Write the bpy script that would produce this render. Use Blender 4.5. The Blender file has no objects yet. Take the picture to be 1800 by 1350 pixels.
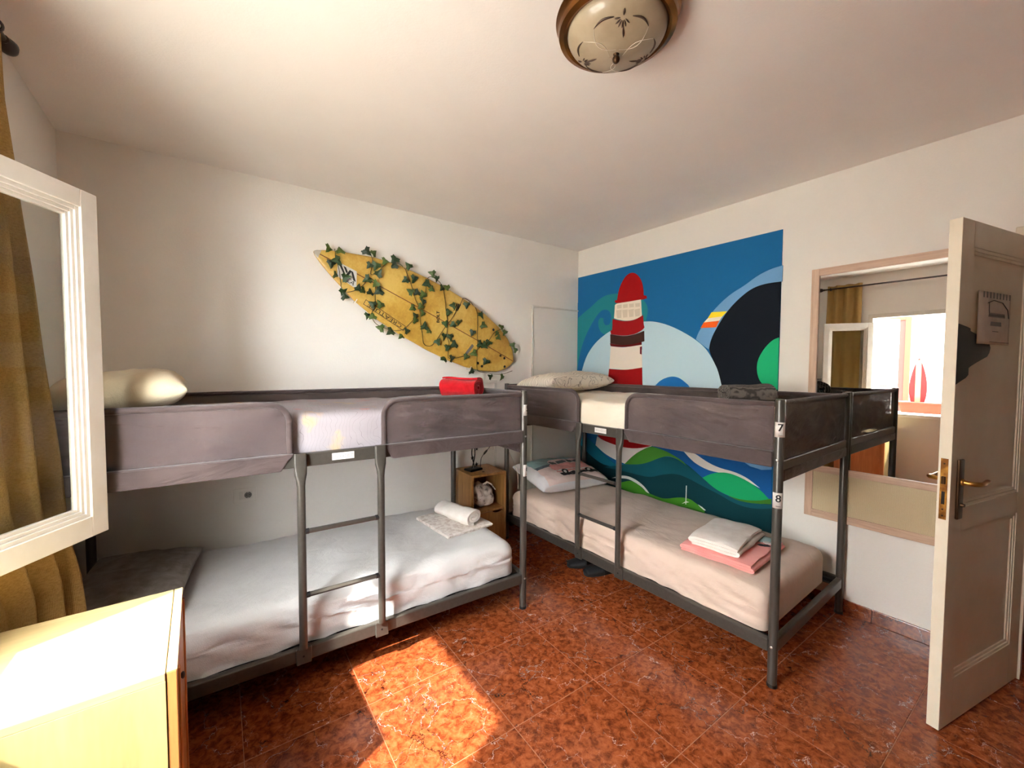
import bpy, bmesh, math, random
from mathutils import Vector, Matrix, noise
from mathutils.geometry import tessellate_polygon
random.seed(11)
S = bpy.context.scene
COL = S.collection
R_ = math.radians

# ------------------------------------------------------------------ camera
YAW, PITCH, ROLL = R_(36.1315), R_(-2.396), R_(0.2325)
CAM = Vector((-0.5266, -0.0773, 1.4438))
fw = Vector((math.sin(YAW)*math.cos(PITCH), math.cos(YAW)*math.cos(PITCH), math.sin(PITCH)))
rt = Vector((math.cos(YAW), -math.sin(YAW), 0)); up = rt.cross(fw)
r2 = rt*math.cos(ROLL)+up*math.sin(ROLL); u2 = -rt*math.sin(ROLL)+up*math.cos(ROLL)
cd = bpy.data.cameras.new('camera'); cd.sensor_width = 36; cd.sensor_fit = 'HORIZONTAL'
cd.lens = 729.687/1800*36; cd.clip_start = 0.02
cam = bpy.data.objects.new('camera', cd); COL.objects.link(cam)
cam.matrix_world = Matrix((( r2.x, u2.x, -fw.x, CAM.x), (r2.y, u2.y, -fw.y, CAM.y), (r2.z, u2.z, -fw.z, CAM.z), (0, 0, 0, 1)))
S.camera = cam

# ------------------------------------------------------------------ sky, sun, exposure
SKY_STRENGTH, SUN_STRENGTH, EXPOSURE = 27.5, 11.0, 1.1
w = bpy.data.worlds.new('sky'); S.world = w; w.use_nodes = True
bg = w.node_tree.nodes['Background']; bg.inputs[0].default_value = (0.95, 0.98, 1.0, 1); bg.inputs[1].default_value = SKY_STRENGTH
sd = bpy.data.lights.new('sun', 'SUN'); sd.energy = SUN_STRENGTH; sd.angle = R_(0.9); sd.color = (1.0, 0.95, 0.87)
sun = bpy.data.objects.new('sun', sd); COL.objects.link(sun)
sun.rotation_euler = Vector((0.84, 0.38, -1.0)).to_track_quat('-Z', 'Y').to_euler(); sun.location = (-4, -1.5, 5)
vs = S.view_settings
vs.view_transform = 'Standard'; vs.look = 'None'; vs.gamma = 1.0; vs.use_curve_mapping = False; vs.exposure = EXPOSURE
cy = S.cycles
cy.use_denoising = True; cy.max_bounces = 14; cy.diffuse_bounces = 10; cy.glossy_bounces = 5; cy.transmission_bounces = 6; cy.transparent_max_bounces = 12
cy.caustics_reflective = False; cy.caustics_refractive = False; cy.sample_clamp_indirect = 12.0

# ------------------------------------------------------------------ materials
def lin(c):
    return tuple(((v/255)/12.92 if v/255 <= 0.04045 else ((v/255+0.055)/1.055)**2.4) for v in c)+(1.0,)
class NT:
    """small node helper around a new principled material"""
    def __init__(s, name, col=(200, 200, 200), rough=0.6, metal=0.0, spec=0.5):
        s.m = bpy.data.materials.new(name); s.m.use_nodes = True
        s.t = s.m.node_tree; s.b = s.t.nodes['Principled BSDF']; s.out = s.t.nodes['Material Output']
        s.b.inputs['Base Color'].default_value = lin(col); s.b.inputs['Roughness'].default_value = rough
        s.b.inputs['Metallic'].default_value = metal; s.b.inputs['Specular IOR Level'].default_value = spec
    def n(s, typ, **kw):
        nd = s.t.nodes.new(typ)
        for k, v in kw.items():
            if k in nd.inputs: nd.inputs[k].default_value = v
            else: setattr(nd, k, v)
        return nd
    def l(s, a, b): s.t.links.new(a, b)
    def coord(s, which='Object', scale=(1, 1, 1), rot=(0, 0, 0), loc=(0, 0, 0)):
        c = s.n('ShaderNodeTexCoord'); mp = s.n('ShaderNodeMapping')
        mp.inputs['Scale'].default_value = scale; mp.inputs['Rotation'].default_value = rot; mp.inputs['Location'].default_value = loc
        s.l(c.outputs[which], mp.inputs[0]); return mp.outputs[0]
    def ramp(s, fac, stops, interp='LINEAR'):
        r = s.n('ShaderNodeValToRGB'); r.color_ramp.interpolation = interp
        e = r.color_ramp.elements
        while len(e) < len(stops): e.new(0.5)
        for q, (p, c) in zip(e, stops): q.position = p; q.color = lin(c) if max(c) > 1 or len(c) == 3 else c
        s.l(fac, r.inputs[0]); return r.outputs[0]
    def noise(s, vec, scale, detail=4, rough=0.55, dist=0.0):
        nd = s.n('ShaderNodeTexNoise', Scale=scale, Detail=detail, Roughness=rough, Distortion=dist); s.l(vec, nd.inputs['Vector']); return nd
    def mix(s, fac, a, b, mode='MIX'):
        m = s.n('ShaderNodeMix'); m.data_type = 'RGBA'; m.blend_type = mode
        for i, v in ((0, fac), (6, a), (7, b)):
            if hasattr(v, 'links'): s.l(v, m.inputs[i])
            else: m.inputs[i].default_value = v if i == 0 else (lin(v) if len(v) == 3 else v)
        return m.outputs[2]
    def math(s, op, a, b=0.0, c=0.0):
        m = s.n('ShaderNodeMath'); m.operation = op
        for i, v in enumerate((a, b, c)):
            if hasattr(v, 'links'): s.l(v, m.inputs[i])
            else: m.inputs[i].default_value = v
        return m.outputs[0]
    def base(s, sock): s.l(sock, s.b.inputs['Base Color'])
    def rough(s, sock): s.l(sock, s.b.inputs['Roughness'])
    def bump(s, h, strength=0.2, dist=0.01):
        b = s.n('ShaderNodeBump'); b.inputs['Strength'].default_value = strength; b.inputs['Distance'].default_value = dist
        s.l(h, b.inputs['Height']); s.l(b.outputs[0], s.b.inputs['Normal'])
MAT = {}
def plain(name, col, rough=0.5, metal=0.0, spec=0.5):
    MAT[name] = NT(name, col, rough, metal, spec).m; return MAT[name]
def grainy(name, c1, c2, scale, rough=0.6, bump=0.1, stretch=(1, 1, 1), detail=5, metal=0.0, spec=0.5):
    t = NT(name, c1, rough, metal, spec); v = t.coord('Object', stretch)
    nz = t.noise(v, scale, detail); t.base(t.ramp(nz.outputs[0], [(0.35, c1), (0.65, c2)])); t.bump(nz.outputs[0], bump, 0.004)
    MAT[name] = t.m; return t.m

# wall paint
for nm, c in (('wall_paint', (239, 235, 227)), ('ceiling_paint', (243, 239, 233))):
    t = NT(nm, c, 0.75, 0, 0.3); v = t.coord('Object'); n1 = t.noise(v, 2.2, 3); n2 = t.noise(v, 120, 3)
    t.base(t.ramp(n1.outputs[0], [(0.3, tuple(x-5 for x in c)), (0.7, c)])); t.bump(t.math('ADD', t.math('MULTIPLY', n1.outputs[0], 1.5), n2.outputs[0]), 0.12, 0.006); MAT[nm] = t.m
# red-brown marbled floor tile
def marble(name, dark=1.0, dist_amount=0.20):
    t = NT(name, (140, 60, 25), 0.16, 0, 0.5)
    c = t.n('ShaderNodeTexCoord'); oi = t.n('ShaderNodeObjectInfo')
    off = t.n('ShaderNodeVectorMath'); off.operation = 'MULTIPLY_ADD'
    cb = t.n('ShaderNodeCombineXYZ'); r = oi.outputs['Random']
    t.l(t.math('MULTIPLY', r, 37.0), cb.inputs[0]); t.l(t.math('MULTIPLY', r, 91.0), cb.inputs[1]); t.l(t.math('MULTIPLY', r, 13.0), cb.inputs[2])
    t.l(c.outputs['Object'], off.inputs[0]); off.inputs[1].default_value = (1, 1, 1); t.l(cb.outputs[0], off.inputs[2])
    P = off.outputs[0]
    wn = t.noise(P, 7.0, 5, 0.62)
    sub = t.n('ShaderNodeVectorMath'); sub.operation = 'SUBTRACT'; t.l(wn.outputs['Color'], sub.inputs[0]); sub.inputs[1].default_value = (.5, .5, .5)
    wp = t.n('ShaderNodeVectorMath'); wp.operation = 'MULTIPLY_ADD'; t.l(sub.outputs[0], wp.inputs[0]); wp.inputs[1].default_value = (dist_amount,)*3; t.l(P, wp.inputs[2])
    mott = t.noise(P, 34, 8, 0.68, 0.5); mott2 = t.noise(P, 6, 4, 0.6)
    k = dark
    base = t.ramp(mott.outputs[0], [(0.30, (52*k, 18*k, 9*k)), (0.42, (106*k, 46*k, 23*k)), (0.52, (146*k, 73*k, 38*k)), (0.66, (170*k, 94*k, 54*k))])
    base = t.mix(t.math('MULTIPLY', mott2.outputs[0], 0.5), base, (120*k, 54*k, 26*k))
    def veins(scale, wdt, soft, gate_scale, lo, hi):
        vo = t.n('ShaderNodeTexVoronoi'); vo.feature = 'DISTANCE_TO_EDGE'; vo.inputs['Scale'].default_value = scale; t.l(wp.outputs[0], vo.inputs['Vector'])
        a = t.n('ShaderNodeMapRange'); a.inputs['From Min'].default_value = wdt; a.inputs['From Max'].default_value = wdt+soft; a.inputs['To Min'].default_value = 1; a.inputs['To Max'].default_value = 0
        t.l(vo.outputs['Distance'], a.inputs[0])
        g = t.noise(P, gate_scale, 2); gr = t.n('ShaderNodeMapRange'); gr.inputs['From Min'].default_value = lo; gr.inputs['From Max'].default_value = hi; t.l(g.outputs[0], gr.inputs[0])
        return t.math('MULTIPLY', a.outputs[0], gr.outputs[0])
    base = t.mix(veins(5.6, 0.001, 0.016, 5, 0.44, 0.54), base, (34, 12, 8))
    base = t.mix(veins(15.0, 0.0, 0.014, 9, 0.46, 0.62), base, (186, 122, 92))
    base = t.mix(veins(5.6, 0.0, 0.0075, 11, 0.44, 0.56), base, (216, 178, 162))
    t.base(base); t.rough(t.math('ADD', t.math('MULTIPLY', mott.outputs[0], 0.14), 0.12)); t.bump(mott.outputs[0], 0.03, 0.002)
    MAT[name] = t.m
marble('floor_tile_marble'); marble('baseboard_marble', 0.92)
grainy('grout', (150, 92, 60), (170, 110, 74), 40, 0.9)
# woods
def wood(name, c1, c2, rough=0.45, stretch=(14, 14, 1.2), scale=2.5):
    t = NT(name, c1, rough); v = t.coord('Object', stretch); n1 = t.noise(v, scale, 5, 0.6, 0.8); n2 = t.noise(v, scale*6, 3)
    f = t.math('ADD', t.math('MULTIPLY', n1.outputs[0], 0.75), t.math('MULTIPLY', n2.outputs[0], 0.25))
    t.base(t.ramp(f, [(0.35, c1), (0.62, c2)])); t.bump(f, 0.05, 0.002); MAT[name] = t.m
wood('birch_wood', (170, 148, 102), (186, 164, 118), 0.45, (1.2, 12, 12), 1.6)
wood('birch_side', (168, 148, 96), (184, 164, 110), 0.45, (8, 8, 1.2), 1.6)
wood('alder_front', (168, 108, 58), (192, 130, 74), 0.4, (10, 10, 1.0), 2)
wood('oak_nightstand', (124, 86, 44), (168, 122, 68), 0.5, (18, 18, 1.2), 2.2)
wood('ash_frame', (172, 140, 116), (198, 166, 140), 0.5, (30, 30, 1.5), 2.0)
wood('ash_rail', (172, 140, 116), (198, 166, 140), 0.5, (30, 1.5, 30), 2.0)
# woven panel
t = NT('woven_cane', (196, 178, 142), 0.85); v = t.coord('Object'); 
wa = t.n('ShaderNodeTexWave', Scale=105.0, Distortion=3.0, Detail=2.0); wa.bands_direction = 'Z'; t.l(v, wa.inputs[0])
wb = t.n('ShaderNodeTexWave', Scale=75.0, Distortion=3.0, Detail=2.0); wb.bands_direction = 'Y'; t.l(v, wb.inputs[0])
f = t.math('MULTIPLY', wa.outputs['Fac'], wb.outputs['Fac']); t.base(t.ramp(f, [(0.0, (172, 152, 116)), (0.5, (206, 190, 156))])); t.bump(f, 0.3, 0.002); MAT['woven_cane'] = t.m
# metals
grainy('bed_metal', (66, 62, 56), (72, 68, 62), 60, 0.34, 0.02, metal=0.25)
plain('post_metal', (74, 70, 64), 0.32, 0.3)
plain('screw_metal', (206, 204, 200), 0.3, 0.9)
plain('brass', (176, 128, 62), 0.3, 0.9)
grainy('worn_brass', (190, 140, 62), (120, 76, 34), 30, 0.36, 0.1, metal=0.85)
plain('dark_bronze', (70, 48, 28), 0.35, 0.8)
grainy('lamp_bronze', (150, 98, 40), (88, 54, 24), 5, 0.26, 0.02, metal=0.9)
plain('rod_iron', (44, 26, 20), 0.4, 0.2)
plain('black_metal', (16, 15, 15), 0.45, 0.4)
plain('black_plastic', (14, 14, 15), 0.5)
plain('white_plastic', (226, 222, 214), 0.4)
plain('white_cable', (214, 208, 198), 0.5)
plain('sticker_white', (206, 202, 196), 0.5); plain('sticker_grey', (110, 106, 102), 0.6); plain('ink', (14, 13, 13), 0.6)
plain('void', (20, 14, 12), 0.9)
plain('rubber', (20, 20, 21), 0.7)
# painted joinery
grainy('white_joinery', (212, 206, 194), (220, 214, 204), 9, 0.38, 0.02)
grainy('door_paint', (222, 211, 188), (229, 219, 198), 7, 0.42, 0.03)
# bed fabric: fine dark mesh, slightly see-through
def mesh_fabric(name, c1, c2, see):
    t = NT(name, c1, 0.75, 0, 0.3); v = t.coord('Object'); n1 = t.noise(v, 5, 3); ck = t.n('ShaderNodeTexWave', Scale=170.0); ck.bands_direction = 'DIAGONAL'; t.l(v, ck.inputs[0])
    t.base(t.ramp(n1.outputs[0], [(0.35, c1), (0.65, c2)])); cr = t.noise(t.coord('Object', (1.0, 1.0, 2.6), (0.0, 0.35, 0.0)), 3.4, 3, 0.5, 1.8); t.bump(t.math('ADD', t.math('MULTIPLY', ck.outputs['Fac'], 0.12), t.math('MULTIPLY', cr.outputs[0], 3.0)), 0.55, 0.012)
    t.b.inputs['Sheen Weight'].default_value = 0.35; t.b.inputs['Sheen Roughness'].default_value = 0.4
    if see:
        tr = t.n('ShaderNodeBsdfTransparent'); mx = t.n('ShaderNodeMixShader'); mx.inputs[0].default_value = see
        t.l(t.b.outputs[0], mx.inputs[1]); t.l(tr.outputs[0], mx.inputs[2]); t.l(mx.outputs[0], t.out.inputs[0])
    MAT[name] = t.m
mesh_fabric('mesh_panel', (82, 70, 70), (98, 84, 82), 0.27)
mesh_fabric('panel_binding', (66, 55, 54), (80, 67, 65), 0)
# cloth
def cloth(name, c1, c2, scale=3, rough=0.9, bump=0.3, weave=260, crease=6.5):
    t = NT(name, c1, rough, 0, 0.2); v = t.coord('Object'); n1 = t.noise(v, scale, 4); n2 = t.noise(v, weave, 2); n3 = t.noise(t.coord('Object', (1, 1.9, 1.4), (0, 0, 0.6)), 5.0, 3, 0.55, 1.2)
    t.base(t.ramp(n1.outputs[0], [(0.35, c1), (0.65, c2)])); t.bump(t.math('ADD', t.math('MULTIPLY', n3.outputs[0], crease), t.math('ADD', t.math('MULTIPLY', n1.outputs[0], 2.0), n2.outputs[0])), bump, 0.004)
    t.b.inputs['Sheen Weight'].default_value = 0.15; MAT[name] = t.m
cloth('sheet_white', (192, 189, 186), (202, 199, 196)); cloth('sheet_cream', (226, 214, 192), (234, 224, 206)); cloth('sheet_beige', (196, 174, 156), (206, 184, 168))
cloth('pillow_cream', (184, 170, 140), (198, 184, 156), 2); cloth('pillow_grey', (126, 117, 108), (150, 140, 131), 22)
cloth('towel_red', (176, 12, 24), (196, 20, 32), 30, 0.95, 0.6, 400, 1.5); cloth('towel_white', (226, 216, 206), (234, 226, 218), 20, 0.95, 0.5, 400, 2.0)
cloth('pillowcase_white', (222, 222, 226), (232, 232, 234), 3); cloth('sheet_pink', (224, 140, 136), (236, 160, 152), 5); cloth('leaf_print_white', (222, 214, 204), (232, 226, 218), 8)
cloth('print_teal', (132, 164, 166), (146, 176, 178), 8); cloth('print_navy', (56, 74, 88), (66, 84, 98), 8); cloth('print_pink', (226, 150, 146), (234, 166, 160), 8); cloth('print_sand', (226, 204, 200), (232, 212, 206), 8)
plain('print_dark', (40, 36, 40), 0.9); plain('print_white', (230, 226, 224), 0.9); plain('print_glass', (86, 92, 96), 0.9); cloth('print_cream', (214, 206, 190), (224, 216, 202), 8)
# striped dark towel
t = NT('towel_charcoal', (60, 54, 50), 0.95); v = t.coord('Object'); wv = t.n('ShaderNodeTexWave', Scale=22.0, Distortion=5.0, Detail=2.0); wv.bands_direction = 'X'; t.l(v, wv.inputs[0])
t.base(t.ramp(wv.outputs['Fac'], [(0.2, (62, 57, 54)), (0.8, (112, 105, 98))])); t.bump(wv.outputs['Fac'], 0.6, 0.004); MAT['towel_charcoal'] = t.m
# line-drawn leaf pillow
t = NT('pillow_leaf_print', (222, 212, 196), 0.9); v = t.coord('Object'); n1 = t.noise(v, 6, 2); wv = t.n('ShaderNodeTexWave', Scale=9.0, Distortion=8.0, Detail=1.0); wv.inputs['Detail Scale'].default_value = 1.4; t.l(v, wv.inputs[0])
t.base(t.ramp(wv.outputs['Fac'], [(0.0, (226, 216, 200)), (0.45, (222, 212, 196)), (0.6, (120, 112, 102)), (0.75, (222, 212, 196))])); t.bump(n1.outputs[0], 0.3, 0.01); MAT['pillow_leaf_print'] = t.m
# sketch-map sheet of the upper bunk
t = NT('sheet_sketch_print', (226, 218, 218), 0.9); v = t.coord('Object')
wv = t.n('ShaderNodeTexWave', Scale=7.5, Distortion=12.0, Detail=2.0); wv.inputs['Detail Scale'].default_value = 1.1; t.l(v, wv.inputs[0])
ln = t.ramp(wv.outputs['Fac'], [(0.0, (0, 0, 0)), (0.46, (0, 0, 0)), (0.5, (255, 255, 255)), (0.54, (0, 0, 0))])
n1 = t.noise(v, 5.0, 3); n2 = t.noise(v, 4.0, 2)
base = t.mix(t.ramp(n1.outputs[0], [(0.5, (0, 0, 0)), (0.7, (120, 120, 120))]), (148, 141, 145), (144, 124, 135))
wpn = t.noise(v, 9.0, 3); va = t.n('ShaderNodeVectorMath'); va.operation = 'MULTIPLY_ADD'; t.l(wpn.outputs['Color'], va.inputs[0]); va.inputs[1].default_value = (.22, .22, .22); t.l(v, va.inputs[2])
vo = t.n('ShaderNodeTexVoronoi', Scale=8.0); t.l(va.outputs[0], vo.inputs['Vector'])
spot = t.ramp(vo.outputs['Distance'], [(0.0, (176, 176, 176)), (0.2, (140, 140, 140)), (0.36, (0, 0, 0))])
hs = t.n('ShaderNodeSeparateColor'); t.l(vo.outputs['Color'], hs.inputs[0])
sc = t.ramp(hs.outputs[0], [(0.0, (206, 150, 70)), (0.3, (70, 150, 146)), (0.55, (200, 96, 80)), (0.8, (206, 168, 80))], 'CONSTANT')
gate = t.math('MULTIPLY', spot, t.math('GREATER_THAN', hs.outputs[1], 0.36))
base = t.mix(gate, base, sc); base = t.mix(t.math('MULTIPLY', ln, 0.75), base, (70, 48, 66)); t.base(base); t.bump(n2.outputs[0], 0.3, 0.01); MAT['sheet_sketch_print'] = t.m
# patterned thin folded sheet
t = NT('sheet_fine_print', (222, 212, 204), 0.9); v = t.coord('Object'); n1 = t.noise(v, 34, 4, 0.7); t.base(t.ramp(n1.outputs[0], [(0.45, (222, 214, 206)), (0.62, (192, 176, 166))])); MAT['sheet_fine_print'] = t.m
# curtain
t = NT('curtain_weave', (150, 116, 58), 0.9, 0, 0.2); v = t.coord('Object')
wa = t.n('ShaderNodeTexWave', Scale=230.0, Distortion=2.0); wa.bands_direction = 'Z'; t.l(v, wa.inputs[0])
wb = t.n('ShaderNodeTexWave', Scale=230.0, Distortion=2.0); wb.bands_direction = 'Y'; t.l(v, wb.inputs[0])
n1 = t.noise(t.coord('Object', (3, 60, 60)), 4, 3)
f = t.math('ADD', t.math('MULTIPLY', wa.outputs['Fac'], wb.outputs['Fac']), n1.outputs[0])
t.base(t.ramp(f, [(0.3, (134, 104, 56)), (0.75, (176, 142, 86)), (1.0, (192, 160, 104))])); t.bump(f, 0.5, 0.003); MAT['curtain_weave'] = t.m
# surfboard
t = NT('board_yellow', (214, 172, 76), 0.42); v = t.coord('Object'); n1 = t.noise(v, 3.0, 5, 0.6); n2 = t.noise(v, 40, 4, 0.7)
f = t.math('ADD', t.math('MULTIPLY', n1.outputs[0], 0.7), t.math('MULTIPLY', n2.outputs[0], 0.3)); t.base(t.ramp(f, [(0.36, (168, 126, 46)), (0.5, (196, 156, 66)), (0.62, (212, 178, 92))])); MAT['board_yellow'] = t.m
plain('board_line', (110, 62, 26), 0.6); plain('nose_grey', (186, 176, 160), 0.5)
# ivy
t = NT('ivy_leaf', (52, 78, 36), 0.55); oi = t.n('ShaderNodeObjectInfo'); t.base(t.ramp(oi.outputs['Random'], [(0.0, (28, 46, 22)), (0.5, (44, 70, 30)), (1.0, (84, 104, 40))])); MAT['ivy_leaf'] = t.m
plain('ivy_vine', (74, 66, 30), 0.7)
# glass & mirror
t = NT('clear_glass', (255, 255, 255), 0.0); gl = t.n('ShaderNodeBsdfGlossy'); gl.inputs['Roughness'].default_value = 0.01; tr = t.n('ShaderNodeBsdfTransparent'); tr.inputs[0].default_value = (0.93, 0.95, 0.94, 1)
lw = t.n('ShaderNodeLayerWeight'); lw.inputs[0].default_value = 0.5; fr = t.math('MULTIPLY_ADD', t.math('POWER', lw.outputs['Facing'], 4.0), 0.5, 0.02); mx = t.n('ShaderNodeMixShader'); t.l(fr, mx.inputs[0]); t.l(tr.outputs[0], mx.inputs[1]); t.l(gl.outputs[0], mx.inputs[2]); t.l(mx.outputs[0], t.out.inputs[0]); MAT['clear_glass'] = t.m
plain('mirror_silver', (236, 238, 238), 0.005, 1.0)
t = NT('frosted_glass', (206, 192, 168), 0.42); v = t.coord('Object'); n1 = t.noise(v, 8, 4); t.base(t.ramp(n1.outputs[0], [(0.35, (146, 130, 104)), (0.65, (168, 152, 126))])); t.b.inputs['Coat Weight'].default_value = 0.3; MAT['frosted_glass'] = t.m
plain('etch_dark', (60, 40, 26), 0.6); plain('etch_pale', (224, 214, 194), 0.5)
grainy('paper', (206, 192, 180), (216, 204, 192), 20, 0.8)
grainy('outdoor_white', (232, 230, 226), (240, 238, 234), 3, 0.85); grainy('outdoor_ground', (168, 162, 152), (178, 172, 162), 6, 0.9)
plain('outdoor_door_red', (78, 28, 22), 0.8, 0, .2); plain('terracotta', (84, 36, 20), 0.8, 0, .2); plain('board_red', (84, 14, 14), 0.8, 0, .2); plain('board_cream', (120, 104, 76), 0.8, 0, .2)
t = NT('bag_print', (180, 168, 158), 0.5); v = t.coord('Object'); n1 = t.noise(v, 18, 4, 0.7); t.base(t.ramp(n1.outputs[0], [(0.35, (52, 46, 44)), (0.5, (188, 172, 160)), (0.7, (206, 196, 186))])); t.bump(n1.outputs[0], 0.4, 0.02); MAT['bag_print'] = t.m
for n_, c_ in dict(mural_sky=(22, 98, 150)).items(): plain(n_, c_, 0.8, 0, 0.2)

# ------------------------------------------------------------------ mesh helpers
class MB:
    def __init__(s): s.v = []; s.f = []
    def add(s, vs, fs):
        o = len(s.v); s.v += [tuple(p) for p in vs]; s.f += [tuple(i+o for i in f) for f in fs]; return s
    def box(s, x0, x1, y0, y1, z0, z1, m=None):
        vs = [Vector((x, y, z)) for x in (x0, x1) for y in (y0, y1) for z in (z0, z1)]
        if m is not None: vs = [m @ p for p in vs]
        return s.add(vs, [(0, 1, 3, 2), (4, 6, 7, 5), (0, 4, 5, 1), (2, 3, 7, 6), (0, 2, 6, 4), (1, 5, 7, 3)])
    def prism(s, pts, fn, t0, t1):
        """outline pts (a,b) placed by fn(a,b,t), from depth t0 to t1"""
        n = len(pts)
        vs = [fn(a, b, t0) for a, b in pts]+[fn(a, b, t1) for a, b in pts]
        tri = tessellate_polygon([[Vector((a, b, 0)) for a, b in pts]])
        fs = [tuple(q) for q in tri]+[tuple(i+n for i in reversed(q)) for q in tri]+[(i, (i+1) % n, (i+1) % n+n, i+n) for i in range(n)]
        return s.add(vs, fs)
    def tube(s, pts, r, n=10, cap=True, closed=False):
        pts = [Vector(p) for p in pts]; rings = []; N = len(pts)
        rs = r if isinstance(r, (list, tuple)) else [r]*N
        prev = None
        for i, p in enumerate(pts):
            a = pts[(i-1) % N] if (i or closed) else pts[0]; b = pts[(i+1) % N] if (i < N-1 or closed) else pts[-1]
            d = (b-a).normalized()
            if prev is None:
                h = Vector((0, 0, 1)) if abs(d.z) < 0.9 else Vector((1, 0, 0)); x = d.cross(h).normalized()
            else: x = (prev-d*prev.dot(d)).normalized()
            prev = x; y = d.cross(x); rings.append([p+x*math.cos(2*math.pi*k/n)*rs[i]+y*math.sin(2*math.pi*k/n)*rs[i] for k in range(n)])
        vs = [q for g in rings for q in g]; fs = []
        for i in range(N if closed else N-1):
            j = (i+1) % N
            for k in range(n): fs.append((i*n+k, i*n+(k+1) % n, j*n+(k+1) % n, j*n+k))
        if cap and not closed: fs += [tuple(reversed(range(n))), tuple((N-1)*n+k for k in range(n))]
        return s.add(vs, fs)
    def lathe(s, prof, n=32, m=None):
        vs = []; fs = []
        for (r, z) in prof:
            for k in range(n):
                p = Vector((r*math.cos(2*math.pi*k/n), r*math.sin(2*math.pi*k/n), z)); vs.append(m @ p if m is not None else p)
        for i in range(len(prof)-1):
            for k in range(n): fs.append((i*n+k, i*n+(k+1) % n, (i+1)*n+(k+1) % n, (i+1)*n+k))
        fs += [tuple(reversed(range(n))), tuple((len(prof)-1)*n+k for k in range(n))]
        return s.add(vs, fs)
    def loft(s, rings, cap=True):
        n = len(rings[0]); vs = [q for g in rings for q in g]; fs = []
        for i in range(len(rings)-1):
            for k in range(n): fs.append((i*n+k, i*n+(k+1) % n, (i+1)*n+(k+1) % n, (i+1)*n+k))
        if cap: fs += [tuple(reversed(range(n))), tuple((len(rings)-1)*n+k for k in range(n))]
        return s.add(vs, fs)
    def grid(s, fn, nu, nv):
        vs = [fn(i/nu, j/nv) for i in range(nu+1) for j in range(nv+1)]
        return s.add(vs, [(i*(nv+1)+j, (i+1)*(nv+1)+j, (i+1)*(nv+1)+j+1, i*(nv+1)+j+1) for i in range(nu) for j in range(nv)])
    def rbox(s, h, r, n, disp=None, c=(0, 0, 0), flat=False):
        """rounded box, half sizes h, radius r, divisions n per axis"""
        def ticks(H, k):
            e = [-H+r*q for q in (0, .3, .65)]; m = [(-H+r)+(2*H-2*r)*i/k for i in range(k+1)]; return e+m+[-q for q in reversed(e)]
        T = [ticks(h[i], n[i]) for i in range(3)]; idx = {}; vs = []; fs = []
        def vert(i, j, k):
            key = (i, j, k)
            if key not in idx:
                p = Vector((T[0][i], T[1][j], T[2][k])); q = Vector([max(-(h[a]-r), min(h[a]-r, p[a])) for a in range(3)]); 
                if flat and p.z < 0: q.z = p.z
                d = p-q
                nn = d.normalized() if d.length > 1e-9 else Vector((0, 0, 1))
                if d.length > 1e-9: p = q+nn*r
                if disp: p = disp(p, nn)
                idx[key] = len(vs); vs.append(p+Vector(c))
            return idx[key]
        X, Y, Z = (len(a)-1 for a in T)
        for i in range(X):
            for j in range(Y): fs += [(vert(i, j, 0), vert(i, j+1, 0), vert(i+1, j+1, 0), vert(i+1, j, 0)), (vert(i, j, Z), vert(i+1, j, Z), vert(i+1, j+1, Z), vert(i, j+1, Z))]
        for i in range(X):
            for k in range(Z): fs += [(vert(i, 0, k), vert(i+1, 0, k), vert(i+1, 0, k+1), vert(i, 0, k+1)), (vert(i, Y, k), vert(i, Y, k+1), vert(i+1, Y, k+1), vert(i+1, Y, k))]
        for j in range(Y):
            for k in range(Z): fs += [(vert(0, j, k), vert(0, j, k+1), vert(0, j+1, k+1), vert(0, j+1, k)), (vert(X, j, k), vert(X, j+1, k), vert(X, j+1, k+1), vert(X, j, k+1))]
        return s.add(vs, fs)
    def strip(s, path, th, y0, y1, ny=10, disp=None):
        """thick strip following 2D path (x,z), extruded along y"""
        P = [Vector((a, 0, b)) for a, b in path]; N = len(P); nr = []
        for i in range(N):
            d = (P[min(i+1, N-1)]-P[max(i-1, 0)]).normalized(); nr.append(Vector((-d.z, 0, d.x)))
        loop = [P[i]+nr[i]*th/2 for i in range(N)]+[P[i]-nr[i]*th/2 for i in reversed(range(N))]
        M = len(loop); vs = []; fs = []
        for j in range(ny+1):
            y = y0+(y1-y0)*j/ny
            for q in loop:
                p = Vector((q.x, y, q.z)); vs.append(disp(p) if disp else p)
        for j in range(ny):
            for i in range(M): fs.append((j*M+i, j*M+(i+1) % M, (j+1)*M+(i+1) % M, (j+1)*M+i))
        for i in range(N-1): fs += [(i, i+1, M-2-i, M-1-i), tuple(q+ny*M for q in (i, M-1-i, M-2-i, i+1))]
        return s.add(vs, fs)
    def mesh(s, name, mat, smooth=None):
        me = bpy.data.meshes.new(name); me.from_pydata(s.v, [], s.f)
        bm = bmesh.new(); bm.from_mesh(me); bmesh.ops.recalc_face_normals(bm, faces=bm.faces); bm.to_mesh(me); bm.free()
        me.materials.append(MAT[mat] if isinstance(mat, str) else mat)
        if smooth is not None:
            for p in me.polygons: p.use_smooth = True
            me.set_sharp_from_angle(angle=R_(smooth))
        me.update(); return me
    def build(s, name, mat, parent=None, smooth=None, bevel=0, seg=2, mw=None, solid=0, sub=0):
        return link(name, s.mesh(name, mat, smooth), parent, bevel, seg, mw, solid, sub)
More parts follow.
